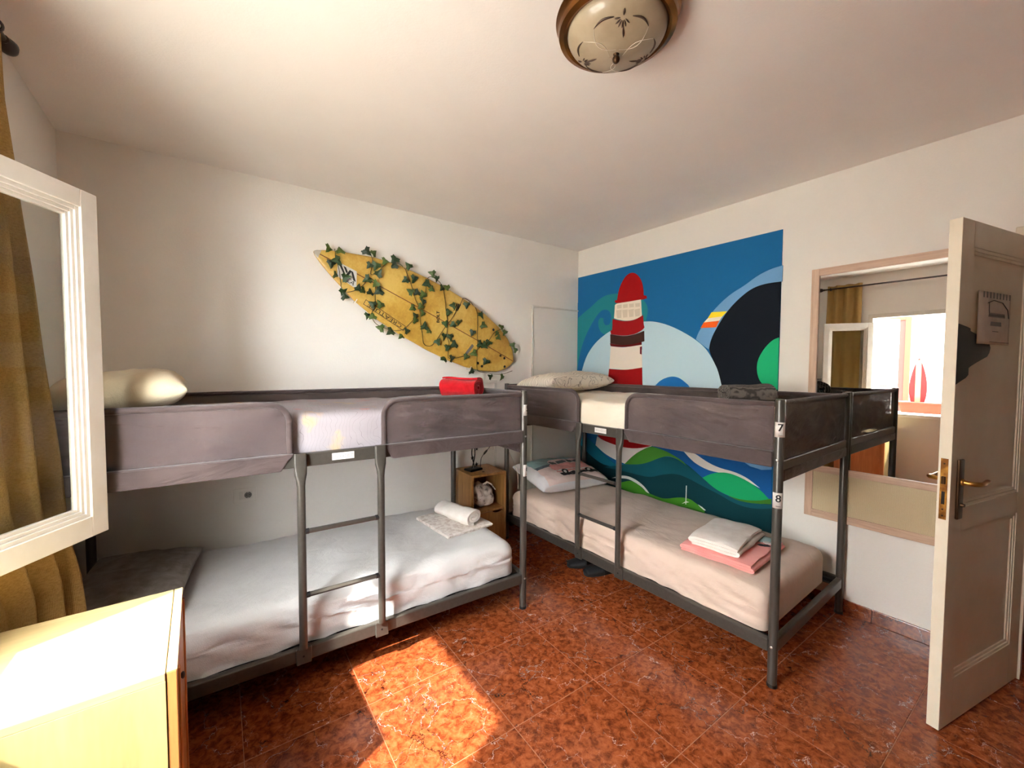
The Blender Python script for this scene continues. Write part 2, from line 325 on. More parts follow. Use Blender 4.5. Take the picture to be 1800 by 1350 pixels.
def link(name, me, parent=None, bevel=0, seg=2, mw=None, solid=0, sub=0):
    o = bpy.data.objects.new(name, me); COL.objects.link(o)
    if parent is not None: o.parent = parent
    if mw is not None: o.matrix_basis = mw
    if solid: m = o.modifiers.new('thickness', 'SOLIDIFY'); m.thickness = solid; m.offset = 0
    if bevel: m = o.modifiers.new('bevel', 'BEVEL'); m.width = bevel; m.segments = seg; m.limit_method = 'ANGLE'; m.angle_limit = R_(40)
    if sub: m = o.modifiers.new('subdivision', 'SUBSURF'); m.levels = sub; m.render_levels = sub
    return o
def tag(o, label, cat, group=None):
    o['label'] = label; o['category'] = cat
    if group: o['group'] = group
    return o
def thing(name, label, cat, mw=None, group=None):
    o = bpy.data.objects.new(name, None); COL.objects.link(o); o.empty_display_size = 0.1
    if mw is not None: o.matrix_world = mw
    return tag(o, label, cat, group)
def structure(o): o['kind'] = 'structure'; return o
def TR(x, y, z, rz=0, rx=0, ry=0):
    return Matrix.Translation((x, y, z)) @ Matrix.Rotation(rz, 4, 'Z') @ Matrix.Rotation(ry, 4, 'Y') @ Matrix.Rotation(rx, 4, 'X')
def nz(x, y, z=0.0): return noise.noise(Vector((x, y, z)))
def text_polys(body, size=1.0, fine=0.0):
    cu = bpy.data.curves.new('lettering', 'FONT'); cu.body = body; cu.size = size; cu.align_x = 'CENTER'; cu.align_y = 'CENTER'; cu.fill_mode = 'FRONT'; cu.resolution_u = 3
    ob = bpy.data.objects.new('lettering', cu); COL.objects.link(ob)
    me = bpy.data.meshes.new_from_object(ob.evaluated_get(bpy.context.evaluated_depsgraph_get()))
    vs = [v.co.copy() for v in me.vertices]; fs = [tuple(p.vertices) for p in me.polygons]
    bpy.data.objects.remove(ob); bpy.data.curves.remove(cu); bpy.data.meshes.remove(me)
    if fine:
        bm = bmesh.new(); bv = [bm.verts.new(v) for v in vs]
        for f in fs:
            try: bm.faces.new([bv[i] for i in f])
            except ValueError: pass
        for _ in range(4):
            bmesh.ops.triangulate(bm, faces=bm.faces[:]); ed = [e_ for e_ in bm.edges if e_.calc_length() > fine]
            if not ed: break
            bmesh.ops.subdivide_edges(bm, edges=ed, cuts=1)
        bm.verts.index_update(); vs = [v.co.copy() for v in bm.verts]; fs = [tuple(v.index for v in f.verts) for f in bm.faces]; bm.free()
    return vs, fs
def lettering(name, body, size, mat, fn, parent, smooth=None):
    """flat print: text mapped through fn(x,y)->Vector"""
    vs, fs = text_polys(body, size); mb = MB(); mb.add([fn(v.x, v.y) for v in vs], fs); return mb.build(name, mat, parent)

wood('added_dark_panelling', (52, 34, 24), (66, 44, 32), 0.5, (10, 10, 1), 2)
# ------------------------------------------------------------------ room shell
WX, WY, H, XL, YF = 2.4844, 2.928, 2.5957, -1.110, -1.35
WY0, WY1, WZ0, WZ1 = 0.485, 1.462, 0.90, 2.08          # window opening in the left wall
DY0, DY1, DZ = -0.70, 0.06, 2.03                        # door opening in the right wall
WT = 0.235
# floor slab and tiles
fl = structure(MB().box(XL-0.02, WX+0.02, YF-0.02, WY+0.02, -0.12, -0.0016).build('floor', 'grout'))
TS, TA, TOX, TOY = 0.4467, R_(-1.0006), -0.0064, 1.663
def clip_poly(poly, x0, x1, y0, y1):
    for ax, val, keep in ((0, x0, 1), (0, x1, -1), (1, y0, 1), (1, y1, -1)):
        out = []
        for i, p in enumerate(poly):
            q = poly[(i+1) % len(poly)]; a = (p[ax]-val)*keep; b = (q[ax]-val)*keep
            if a >= 0: out.append(p)
            if a*b < 0: t_ = a/(a-b); out.append((p[0]+(q[0]-p[0])*t_, p[1]+(q[1]-p[1])*t_))
        poly = out
        if len(poly) < 3: return []
    return poly
def tile_mesh(poly):
    n = len(poly); cx = sum(p[0] for p in poly)/n; cy_ = sum(p[1] for p in poly)/n
    def inset(p, d):
        v = Vector((cx-p[0], cy_-p[1])); v = v.normalized()*d*1.35; return (p[0]+v.x, p[1]+v.y)
    a = [inset(p, 0.0016) for p in poly]; b = [inset(p, 0.003) for p in poly]
    return MB().loft([[(p[0], p[1], -0.008) for p in a], [(p[0], p[1], -0.0012) for p in a], [(p[0], p[1], 0.0) for p in b]]).mesh('tile', 'floor_tile_marble')
full = tile_mesh([(0, 0), (TS, 0), (TS, TS), (0, TS)])
ct, st_ = math.cos(TA), math.sin(TA)
for i in range(-4, 7):
    for j in range(-12, 4):
        def W(a, b): return (TOX+ct*a*TS-st_*b*TS, TOY+st_*a*TS+ct*b*TS)
        quad = [W(i, j), W(i+1, j), W(i+1, j+1), W(i, j+1)]
        cp = clip_poly(quad, XL, WX, YF, WY)
        if not cp: continue
        A = sum(cp[k][0]*cp[(k+1) % len(cp)][1]-cp[(k+1) % len(cp)][0]*cp[k][1] for k in range(len(cp)))/2
        if abs(A) < 0.002: continue
        if A > TS*TS*0.9999: o = link('tile', full, fl, mw=TR(quad[0][0], quad[0][1], 0, TA))
        else:
            inv = TR(quad[0][0], quad[0][1], 0, TA).inverted()
            loc = [(inv @ Vector((x, y, 0))) for x, y in cp]
            o = link('tile', tile_mesh([(p.x, p.y) for p in loc]), fl, mw=TR(quad[0][0], quad[0][1], 0, TA))
structure(MB().box(XL-WT, WX+0.02, YF-0.1, WY+0.1, H, H+0.12).build('ceiling', 'ceiling_paint'))
wb = structure(MB().box(XL-WT, WX+0.12, WY, WY+0.12, -0.12, H).build('wall_back', 'wall_paint'))
structure(MB().box(XL-WT, WX+0.12, YF-0.12, YF, -0.12, H).build('wall_front', 'added_dark_panelling'))  # unseen wall; dark panelling added to dim the open door's face
m = MB(); x0, x1 = XL-WT, XL
m.box(x0, x1, YF, WY0, -0.12, H).box(x0, x1, WY1, WY, -0.12, H).box(x0, x1, WY0, WY1, -0.12, WZ0).box(x0, x1, WY0, WY1, WZ1, H)
structure(m.build('wall_left', 'wall_paint'))
m = MB(); m.box(WX, WX+0.12, YF, DY0, -0.12, H).box(WX, WX+0.12, DY1, WY, -0.12, H).box(WX, WX+0.12, DY0, DY1, DZ, H)
structure(m.build('wall_right', 'wall_paint'))
# hall behind the doorway
structure(MB().box(WX-0.0, WX+1.4, -1.4, 0.7, -0.12, 0.0).build('floor_hall', 'floor_tile_marble'))
m = MB(); m.box(WX+1.3, WX+1.4, -1.4, 0.7, 0, H).box(WX+0.12, WX+1.4, 0.6, 0.7, 0, H).box(WX+0.12, WX+1.4, -1.4, -1.3, 0, H).box(WX, WX+1.4, -1.4, 0.7, H, H+0.1)
structure(m.build('wall_hall', 'wall_paint'))
# baseboards of cut floor tile
for nm, a0, a1, fn in (('baseboard_right', DY1+0.065, WY-0.014, lambda a, b: (WX-0.012, WX, a, b)), ('baseboard_back', XL, WX, lambda a, b: (a, b, WY-0.012, WY)), ('baseboard_left', YF, WY-0.014, lambda a, b: (XL, XL+0.012, a, b))):
    bb = structure(bpy.data.objects.new(nm, None)); COL.objects.link(bb); a = a0
    while a < a1-0.02:
        b = min(a+TS, a1); x0, x1, y0, y1 = fn(a+0.001, b-0.001); MB().box(x0, x1, y0, y1, 0.0005, 0.076).build('tile', 'baseboard_marble', bb, bevel=0.002); a = b
# raised door-like wall panel and cable ducts on the back wall
tp = structure(bpy.data.objects.new('trim_1', None)); COL.objects.link(tp)
MB().box(1.90, WX-0.004, WY-0.006, WY, 0.08, 2.0).build('wall_panel', 'wall_paint', tp, bevel=0.002)
MB().box(1.884, 1.904, WY-0.016, WY, 0.08, 2.012).build('batten', 'white_joinery', tp, bevel=0.003)
MB().box(1.904, WX-0.004, WY-0.013, WY, 1.996, 2.012).build('batten', 'white_joinery', tp, bevel=0.003)
td = structure(bpy.data.objects.new('trim_2', None)); COL.objects.link(td)
MB().box(1.352, 1.374, WY-0.014, WY, 1.33, 1.46).build('cable_duct', 'white_plastic', td, bevel=0.002)
MB().box(1.352, 1.50, WY-0.014, WY, 1.30, 1.33).build('cable_duct', 'white_plastic', td, bevel=0.002)
MB().box(1.475, 1.495, WY-0.014, WY, 0.10, 1.30).build('cable_duct', 'white_plastic', td, bevel=0.002)
# door casing
tc = structure(bpy.data.objects.new('trim_3', None)); COL.objects.link(tc)
MB().box(WX-0.016, WX, DY1, DY1+0.062, 0, DZ+0.06).build('casing', 'door_paint', tc, bevel=0.004)
MB().box(WX-0.016, WX, DY0-0.062, DY0, 0, DZ+0.06).build('casing', 'door_paint', tc, bevel=0.004)
MB().box(WX-0.016, WX, DY0, DY1, DZ, DZ+0.06).build('casing', 'door_paint', tc, bevel=0.004)
MB().box(WX, WX+0.12, DY1-0.02, DY1, 0, DZ).box(WX, WX+0.12, DY0, DY0+0.02, 0, DZ).box(WX, WX+0.12, DY0+0.02, DY1-0.02, DZ-0.02, DZ).build('lining', 'door_paint', tc)

# ------------------------------------------------------------------ window with an open casement
wn = structure(bpy.data.objects.new('window_1', None)); COL.objects.link(wn); wn.location = (XL, (WY0+WY1)/2, WZ0)
o_ = Vector(wn.location)
def wbox(nm, x0, x1, y0, y1, z0, z1, mat='white_joinery', bev=0.003, par=wn):
    return MB().box(x0-o_.x, x1-o_.x, y0-o_.y, y1-o_.y, z0-o_.z, z1-o_.z).build(nm, mat, par, bevel=bev)
wbox('window_frame', XL-0.07, XL+0.012, WY0-0.0, WY0+0.035, WZ0, WZ1)
wbox('window_frame', XL-0.07, XL+0.012, WY1-0.02, WY1+0.025, WZ0, WZ1+0.02)
wbox('window_frame', XL-0.07, XL+0.012, WY0+0.035, WY1-0.02, WZ1-0.03, WZ1+0.02)
wbox('window_sill', XL-WT-0.03, XL+0.012, WY0+0.035, WY1-0.02, WZ0-0.03, WZ0+0.006, 'outdoor_white')
# casement in its own frame: a from hinge (0) to free edge, z up, t thickness
HP = Vector((-1.095, 1.436)); FP = Vector((-0.829, 1.858)); e = (FP-HP).normalized(); nrm = Vector((e.y, -e.x))   # nrm points into the room
CL = (FP-HP).length; CZ0, CZ1 = 0.886, 1.997
def cp_(a, z, t): p = HP+e*a+nrm*t; return Vector((p.x, p.y, z))-o_
def cbox(mb, a0, a1, z0, z1, t0, t1):
    vs = [cp_(a, z, t) for a in (a0, a1) for z in (z0, z1) for t in (t0, t1)]
    return mb.add(vs, [(0, 1, 3, 2), (4, 6, 7, 5), (0, 4, 5, 1), (2, 3, 7, 6), (0, 2, 6, 4), (1, 5, 7, 3)])
SW = 0.056
cas = cbox(MB(), 0, SW, CZ0, CZ1, -0.018, 0.02).build('casement', 'white_joinery', wn, bevel=0.003)
for a0, a1, z0, z1, nm in ((CL-SW, CL, CZ0, CZ1, 'stile'), (SW, CL-SW, CZ0, CZ0+SW+0.01, 'rail'), (SW, CL-SW, CZ1-SW, CZ1, 'rail')):
    cbox(MB(), a0, a1, z0, z1, -0.018, 0.02).build(nm, 'white_joinery', cas, bevel=0.002)
ia0, ia1, iz0, iz1 = SW, CL-SW, CZ0+SW+0.01, CZ1-SW
for k, (d0, d1, t1) in enumerate(((0, 0.013, 0.014), (0.013, 0.024, 0.009), (0.024, 0.034, 0.004))):
    mb = MB()
    cbox(mb, ia0+d0, ia0+d1, iz0+d0, iz1-d0, -0.012, t1); cbox(mb, ia1-d1, ia1-d0, iz0+d0, iz1-d0, -0.012, t1)
    cbox(mb, ia0+d1, ia1-d1, iz0+d0, iz0+d1, -0.012, t1); cbox(mb, ia0+d1, ia1-d1, iz1-d1, iz1-d0, -0.012, t1)
    mb.build('moulding', 'white_joinery', cas, bevel=0.0015)
cbox(MB(), ia0+0.03, ia1-0.03, iz0+0.03, iz1-0.03, -0.006, -0.002).build('pane', 'clear_glass', cas)

# ------------------------------------------------------------------ outside: patio seen in the mirror
structure(MB().box(-7.0, XL-WT, -5.0, 8.0, -0.3, -0.15).build('ground_patio', 'outdoor_ground'))
structure(MB().box(-5.35, -5.2, -2.2, 6.0, -0.15, 2.9).build('wall_patio', 'outdoor_white'))
structure(MB().box(-2.10, -1.84, 0.70, 1.40, 0.80, 0.86).box(-2.05, -1.90, 0.74, 0.80, -0.15, 0.80).box(-2.05, -1.90, 1.30, 1.36, -0.15, 0.80).build('ledge', 'outdoor_white'))
pd = structure(bpy.data.objects.new('door_2', None)); COL.objects.link(pd)
MB().box(-5.2, -5.165, 1.90, 2.24, -0.15, 2.35).build('door_panel', 'outdoor_door_red', pd, bevel=0.004)
MB().box(-5.2, -5.15, 1.82, 1.90, -0.15, 2.43).box(-5.2, -5.15, 2.24, 2.32, -0.15, 2.43).box(-5.2, -5.15, 1.90, 2.24, 2.35, 2.43).build('door_frame', 'terracotta', pd, bevel=0.004)
sh = thing('window_shutter', 'white louvred shutter folded open outside the window, seen in the mirror', 'shutter', TR(-1.372, 1.452, 0.92, R_(198)))
MB().box(0, 0.04, -0.02, 0.02, 0, 1.15).build('stile', 'outdoor_white', sh); MB().box(0.34, 0.38, -0.02, 0.02, 0, 1.15).build('stile', 'outdoor_white', sh)
MB().box(0.04, 0.34, -0.02, 0.02, 0, 0.05).build('rail', 'outdoor_white', sh); MB().box(0.04, 0.34, -0.02, 0.02, 1.10, 1.15).build('rail', 'outdoor_white', sh)
sl = MB().box(0.04, 0.34, -0.022, 0.022, -0.003, 0.003).mesh('slat', 'outdoor_white')
for k in range(26): link('slat', sl, sh, mw=TR(0, 0, 0.07+k*0.041, 0, R_(35)))
pl = thing('planter_box', 'long terracotta planter box on the patio ledge outside, seen in the mirror', 'planter', TR(-1.96, 1.06, 0.861))
MB().loft([[(-.08, -.24, 0), (.08, -.24, 0), (.08, .24, 0), (-.08, .24, 0)], [(-.1, -.28, .14), (.1, -.28, .14), (.1, .28, .14), (-.1, .28, .14)]]).build('box', 'terracotta', pl, bevel=0.006)
MB().box(-.11, .11, -.29, .29, .12, .145).build('rim', 'terracotta', pl, bevel=0.006)
rb = thing('ornamental_surfboard', 'small red and cream surfboard standing in the planter outside, seen in the mirror', 'surfboard', TR(-1.99, 1.165, 0.86))
def leafw(s_): return 0.085*math.sin(math.pi*min(1, max(0, s_))**0.8)**0.75
out = [(leafw(k/24), 0.70*k/24) for k in range(25)]
MB().prism([(a, b) for a, b in out]+[(-a, b) for a, b in reversed(out[1:-1])], lambda a, b, t_: Vector((t_, a, b+0.02)), -0.012, 0.012).build('board', 'board_red', rb)
out2 = [(min(0.026, leafw(k/24)), 0.70*k/24) for k in range(1, 24)]
MB().prism([(a, b) for a, b in out2]+[(-a, b) for a, b in reversed(out2)], lambda a, b, t_: Vector((t_, a, b+0.02)), 0.0125, 0.0145).build('stripe', 'board_cream', rb)

# ------------------------------------------------------------------ mural
MURAL=[
 ('curling_wave',[(2.942,1.407),(2.92,1.931),(2.826,1.984),(2.734,2.028),(2.647,2.084),(2.545,2.116),(2.415,2.11),(2.232,2.079),(2.145,2.02),(2.102,1.968),(2.094,1.909),(2.113,1.828),(2.169,1.785),(2.472,1.744),(2.564,1.743),(2.624,1.779),(2.651,1.847),(2.643,1.893),(2.618,1.91),(2.583,1.9),(2.583,1.861),(2.557,1.833),(2.515,1.836),(2.488,1.873),(2.492,1.924),(2.517,1.965),(2.568,1.983),(2.627,1.97),(2.696,1.904),(2.785,1.79),(2.858,1.657),(2.904,1.505),(2.918,1.407)],(32,118,126)),
 ('pale_dome',[(2.855,1.408),(2.8,1.545),(2.71,1.651),(2.606,1.726),(2.473,1.789),(2.317,1.827),(2.113,1.834),(2.005,1.819),(1.876,1.775),(1.754,1.712),(1.661,1.653),(1.582,1.587),(1.527,1.503),(1.484,1.421),(1.462,1.351),(1.453,1.301),(1.77,1.15),(2.77,1.15),(2.81,1.32)],(178,203,214)),
 ('blue_disc',[(2.033,1.264),(2.007,1.295),(1.955,1.342),(1.867,1.373),(1.793,1.363),(1.733,1.321),(1.709,1.301),(1.697,1.274)],(24,98,160)),
 ('steel_arc',[(1.08,2.103),(1.149,2.094),(1.234,2.063),(1.314,2.01),(1.408,1.966),(1.506,1.888),(1.577,1.804),(1.64,1.715),(1.661,1.658),(1.61,1.614),(1.559,1.578),(1.542,1.657),(1.502,1.736),(1.434,1.841),(1.358,1.92),(1.268,1.984),(1.181,2.003),(1.081,2.001)],(104,148,186)),
 ('black_disc',[(1.088,2.001),(1.181,2.003),(1.268,1.984),(1.358,1.92),(1.434,1.841),(1.502,1.736),(1.542,1.657),(1.559,1.578),(1.527,1.503),(1.484,1.421),(1.453,1.301),(1.77,1.15),(1.088,1.15)],(10,17,28)),
 ('yellow_stripe',[(1.544,1.85),(1.429,1.846),(1.463,1.812),(1.572,1.808)],(236,208,44)),
 ('white_stripe',[(1.572,1.808),(1.463,1.812),(1.485,1.783),(1.601,1.78)],(236,226,205)),
 ('orange_stripe',[(1.601,1.78),(1.485,1.783),(1.507,1.737),(1.627,1.74)],(226,92,30)),
 ('green_disc',[(1.088,1.641),(1.128,1.627),(1.177,1.573),(1.215,1.5),(1.221,1.434),(1.207,1.368),(1.18,1.331),(1.136,1.3),(1.088,1.3)],(26,160,104)),
 ('lighthouse_dome',[(2.426,2.049),(2.408,2.14),(2.37,2.209),(2.325,2.257),(2.265,2.273),(2.206,2.242),(2.162,2.176),(2.144,2.102),(2.139,2.054),(2.111,2.048),(2.106,2.024),(2.173,2.018),(2.29,2.02),(2.429,2.021),(2.449,2.033),(2.449,2.052)],(150,8,14)),
 ('lantern_room',[(2.429,2.021),(2.29,2.02),(2.166,2.023),(2.154,1.879),(2.228,1.856),(2.317,1.852),(2.411,1.872),(2.456,1.889),(2.448,2.008)],(226,214,196)),
 ('window_outline',[(2.426,2.005),(2.372,2.004),(2.372,1.972),(2.422,1.972)],(205,192,172)),
 ('window_outline',[(2.434,1.959),(2.371,1.957),(2.373,1.885),(2.42,1.886)],(205,192,172)),
 ('window_outline',[(2.357,2.002),(2.305,2.001),(2.304,1.969),(2.353,1.97)],(205,192,172)),
 ('window_outline',[(2.365,1.954),(2.304,1.953),(2.306,1.885),(2.351,1.884)],(205,192,172)),
 ('window_outline',[(2.29,1.999),(2.239,1.998),(2.239,1.967),(2.286,1.967)],(205,192,172)),
 ('window_outline',[(2.298,1.949),(2.238,1.95),(2.24,1.885),(2.285,1.883)],(205,192,172)),
 ('window_outline',[(2.225,1.996),(2.176,1.995),(2.175,1.964),(2.221,1.965)],(205,192,172)),
 ('window_outline',[(2.232,1.944),(2.175,1.947),(2.176,1.885),(2.22,1.882)],(205,192,172)),
 ('gallery_band',[(2.472,1.884),(2.41,1.866),(2.317,1.849),(2.228,1.852),(2.142,1.888),(2.134,1.806),(2.126,1.782),(2.147,1.76),(2.225,1.729),(2.345,1.722),(2.489,1.745),(2.497,1.778),(2.476,1.783)],(140,10,18)),
 ('gallery_rail',[(2.497,1.746),(2.345,1.718),(2.225,1.727),(2.128,1.753),(2.124,1.664),(2.224,1.647),(2.344,1.637),(2.495,1.662)],(58,34,30)),
 ('gallery_edge',[(2.5,1.662),(2.344,1.637),(2.224,1.647),(2.152,1.659),(2.151,1.636),(2.343,1.618),(2.49,1.636)],(96,8,14)),
 ('tower_white',[(2.49,1.634),(2.343,1.618),(2.149,1.635),(2.142,1.433),(2.309,1.419),(2.503,1.431)],(226,216,202)),
 ('tower_window',[(2.168,1.618),(2.148,1.622),(2.147,1.552),(2.167,1.558)],(120,40,50)),
 ('tower_red',[(2.506,1.427),(2.309,1.417),(2.142,1.441),(2.132,1.2),(2.028,0.783),(2.16,0.738),(2.295,0.721),(2.439,0.73),(2.592,0.755),(2.641,0.797),(2.526,1.2)],(140,8,14)),
 ('tower_foot',[(2.641,0.779),(2.592,0.755),(2.439,0.73),(2.295,0.721),(2.16,0.738),(2.028,0.783),(2.16,0.707),(2.239,0.637),(2.307,0.577),(2.437,0.595),(2.559,0.633),(2.66,0.69)],(214,210,206)),
 ('dark_sea',[(2.944,0.756),(2.822,0.646),(2.719,0.575),(2.588,0.525),(2.406,0.527),(1.939,0.71),(1.819,0.718),(1.705,0.686),(1.583,0.61),(1.481,0.546),(1.384,0.516),(1.216,0.51),(1.108,0.537),(1.088,0.537),(1.088,0.12),(2.9,0.12),(2.9,0.9)],(6,52,58)),
 ('cyan_wave',[(2.93,0.81),(2.772,0.748),(2.655,0.685),(2.559,0.615),(2.392,0.539),(2.306,0.562),(2.406,0.522),(2.495,0.519),(2.588,0.525),(2.719,0.575),(2.822,0.639),(2.943,0.704)],(10,98,120)),
 ('teal_wave',[(2.305,0.57),(2.165,0.612),(2.049,0.669),(1.939,0.71),(1.819,0.718),(1.705,0.686),(1.583,0.61),(1.481,0.546),(1.384,0.516),(1.216,0.51),(1.088,0.537),(1.088,0.513),(1.215,0.473),(1.337,0.475),(1.455,0.516),(1.582,0.547),(1.703,0.583),(1.802,0.595),(1.921,0.563),(2.046,0.508),(2.18,0.507),(2.322,0.507),(2.553,0.498)],(12,74,84)),
 ('green_hill',[(2.313,0.572),(2.239,0.648),(2.16,0.713),(2.034,0.782),(1.914,0.791),(1.799,0.748),(1.71,0.674),(1.798,0.717),(1.877,0.724),(1.959,0.693),(2.056,0.638),(2.158,0.597)],(64,124,44)),
 ('blue_bay',[(2.035,0.777),(1.75,0.822),(1.111,0.824),(1.104,0.577),(1.119,0.57),(1.177,0.609),(1.22,0.644),(1.319,0.679),(1.412,0.689),(1.508,0.661),(1.583,0.61),(1.65,0.652),(1.705,0.686),(1.82,0.738),(1.925,0.767)],(18,80,140)),
 ('steel_bay',[(1.3,0.794),(1.214,0.822),(1.109,0.813),(1.108,0.769),(1.17,0.754),(1.244,0.765)],(98,140,182)),
 ('white_wave',[(1.742,0.786),(1.653,0.789),(1.561,0.74),(1.46,0.71),(1.342,0.704),(1.253,0.677),(1.175,0.627),(1.274,0.661),(1.388,0.679),(1.509,0.673),(1.585,0.687),(1.665,0.72)],(222,216,208)),
 ('green_lens',[(1.583,0.61),(1.508,0.661),(1.412,0.689),(1.319,0.679),(1.22,0.644),(1.156,0.603),(1.119,0.567),(1.185,0.539),(1.292,0.516),(1.384,0.522),(1.481,0.546)],(20,150,92)),
 ('olive_edge',[(1.384,0.522),(1.292,0.516),(1.185,0.539),(1.119,0.567),(1.104,0.574),(1.103,0.538),(1.216,0.511),(1.315,0.504)],(56,112,34)),
 ('white_crest',[(2.456,0.414),(2.347,0.465),(2.249,0.474),(2.155,0.45),(2.089,0.415),(2.044,0.371),(2.069,0.371),(2.115,0.407),(2.181,0.43),(2.262,0.449),(2.346,0.438)],(214,214,206)),
 ('grass_hill',[(2.432,0.366),(2.317,0.41),(2.248,0.44),(2.167,0.43),(2.076,0.376),(2.044,0.373),(1.964,0.363),(1.893,0.365),(1.769,0.413),(1.683,0.425),(1.621,0.397),(1.56,0.375),(1.558,0.308),(1.902,0.268),(2.288,0.331)],(66,132,36)),
 ('mill_mast',[(1.714,0.518),(1.707,0.52),(1.708,0.371),(1.716,0.369)],(220,222,214)),
 ('mill_blade',[(1.747,0.366),(1.712,0.396),(1.682,0.396),(1.712,0.383)],(220,222,214)),
 ('white_curl',[(1.611,0.396),(1.578,0.386),(1.549,0.369),(1.562,0.365),(1.591,0.38)],(220,222,214)),
]
mu = thing('wall_mural', 'painted mural of a red and white lighthouse over stylised waves', 'mural', TR(WX, 2.0, 0.1))
MB().box(-0.005, 0, 1.088-2.0, WY-0.004-2.0, 0.0, 2.335-0.1).build('painted_sky', 'mural_sky', mu)
MB().box(-0.0085, -0.005, 1.09-2.0, WY-0.004-2.0, 0.0, 2.085-0.1).build('painted_board', 'mural_sky', mu, bevel=0.001)
for k, (nm, pts, col) in enumerate(MURAL):
    key = 'mural_%d_%d_%d' % col
    if key not in MAT: plain(key, tuple(min(255,int(c*1.06)) for c in col), 0.8, 0, 0.2)
    d0 = -0.0085-0.00012*(k+1)
    pp = [(min(y, WY-0.006)-2.0, z-0.1) for y, z in pts]
    cl = []
    for q in pp:
        if not cl or abs(q[0]-cl[-1][0])+abs(q[1]-cl[-1][1]) > 0.002: cl.append(q)
    for _ in range(2):
        if len(cl) < 7: break
        nw = []
        for i, q in enumerate(cl):
            a, c = Vector(cl[i-1]), Vector(cl[(i+1) % len(cl)]); b = Vector(q); d1, d2 = b-a, c-b
            if d1.length > 1e-5 and d2.length > 1e-5 and d1.angle(d2) < R_(48): nw += [tuple(b-d1*0.25), tuple(b+d2*0.25)]
            else: nw.append(q)
        cl = nw
    MB().prism(cl, lambda a, b, t_: Vector((t_, a, b)), -0.0045, d0).build(nm, key, mu)
# ------------------------------------------------------------------ bunk beds (local: x from -BL to 0, y 0 front to BW back)
BL, BW, PH, PR = 2.031, 0.94, 1.305, 0.0195
LX = 0.1685
B1 = TR(0.9629, 1.8448, 0, R_(-2.1907)); B2 = TR(1.5075, 0.6992, 0, R_(1.0388-90))
def wrinkle(l, z, sd):
    rg = 1-abs(nz(l*1.4+sd, z*13+0.9*nz(l*2.3, sd, 1)+l*1.2, sd)); return 0.014*nz(l*2.6+sd, z*11, sd)+0.008*nz(l*6+z*9+sd, z*26-l*4, sd*2)-0.010*rg**9
def panel_fabric(l0, l1, z0, z1, r0, r1, fn, sd, nu=130, nv=30, sag=0.006):
    """fabric between l0..l1; r0/r1 = top corner radius at each end; fn(l,z,d)->Vector"""
    def f(u, v):
        l = l0+(l1-l0)*u; zt = z1
        for r, d in ((r0, l-l0), (r1, l1-l)):
            if r and d < r: zt = min(zt, z1-r+math.sqrt(max(0, r*r-(r-d)**2)))
        z = z0+(zt-z0)*v
        env = (math.sin(math.pi*min(1, max(0, u)))**0.5)*(math.sin(math.pi*v)**0.6 if 0 < v < 1 else 0)
        return fn(l, z, env*(sag*0.6+wrinkle(l, z, sd)))
    return MB().grid(f, nu, nv)
def arc(cx, cz, r, a0, a1, n=7): return [(cx+r*math.cos(a0+(a1-a0)*k/n), cz+r*math.sin(a0+(a1-a0)*k/n)) for k in range(n+1)]
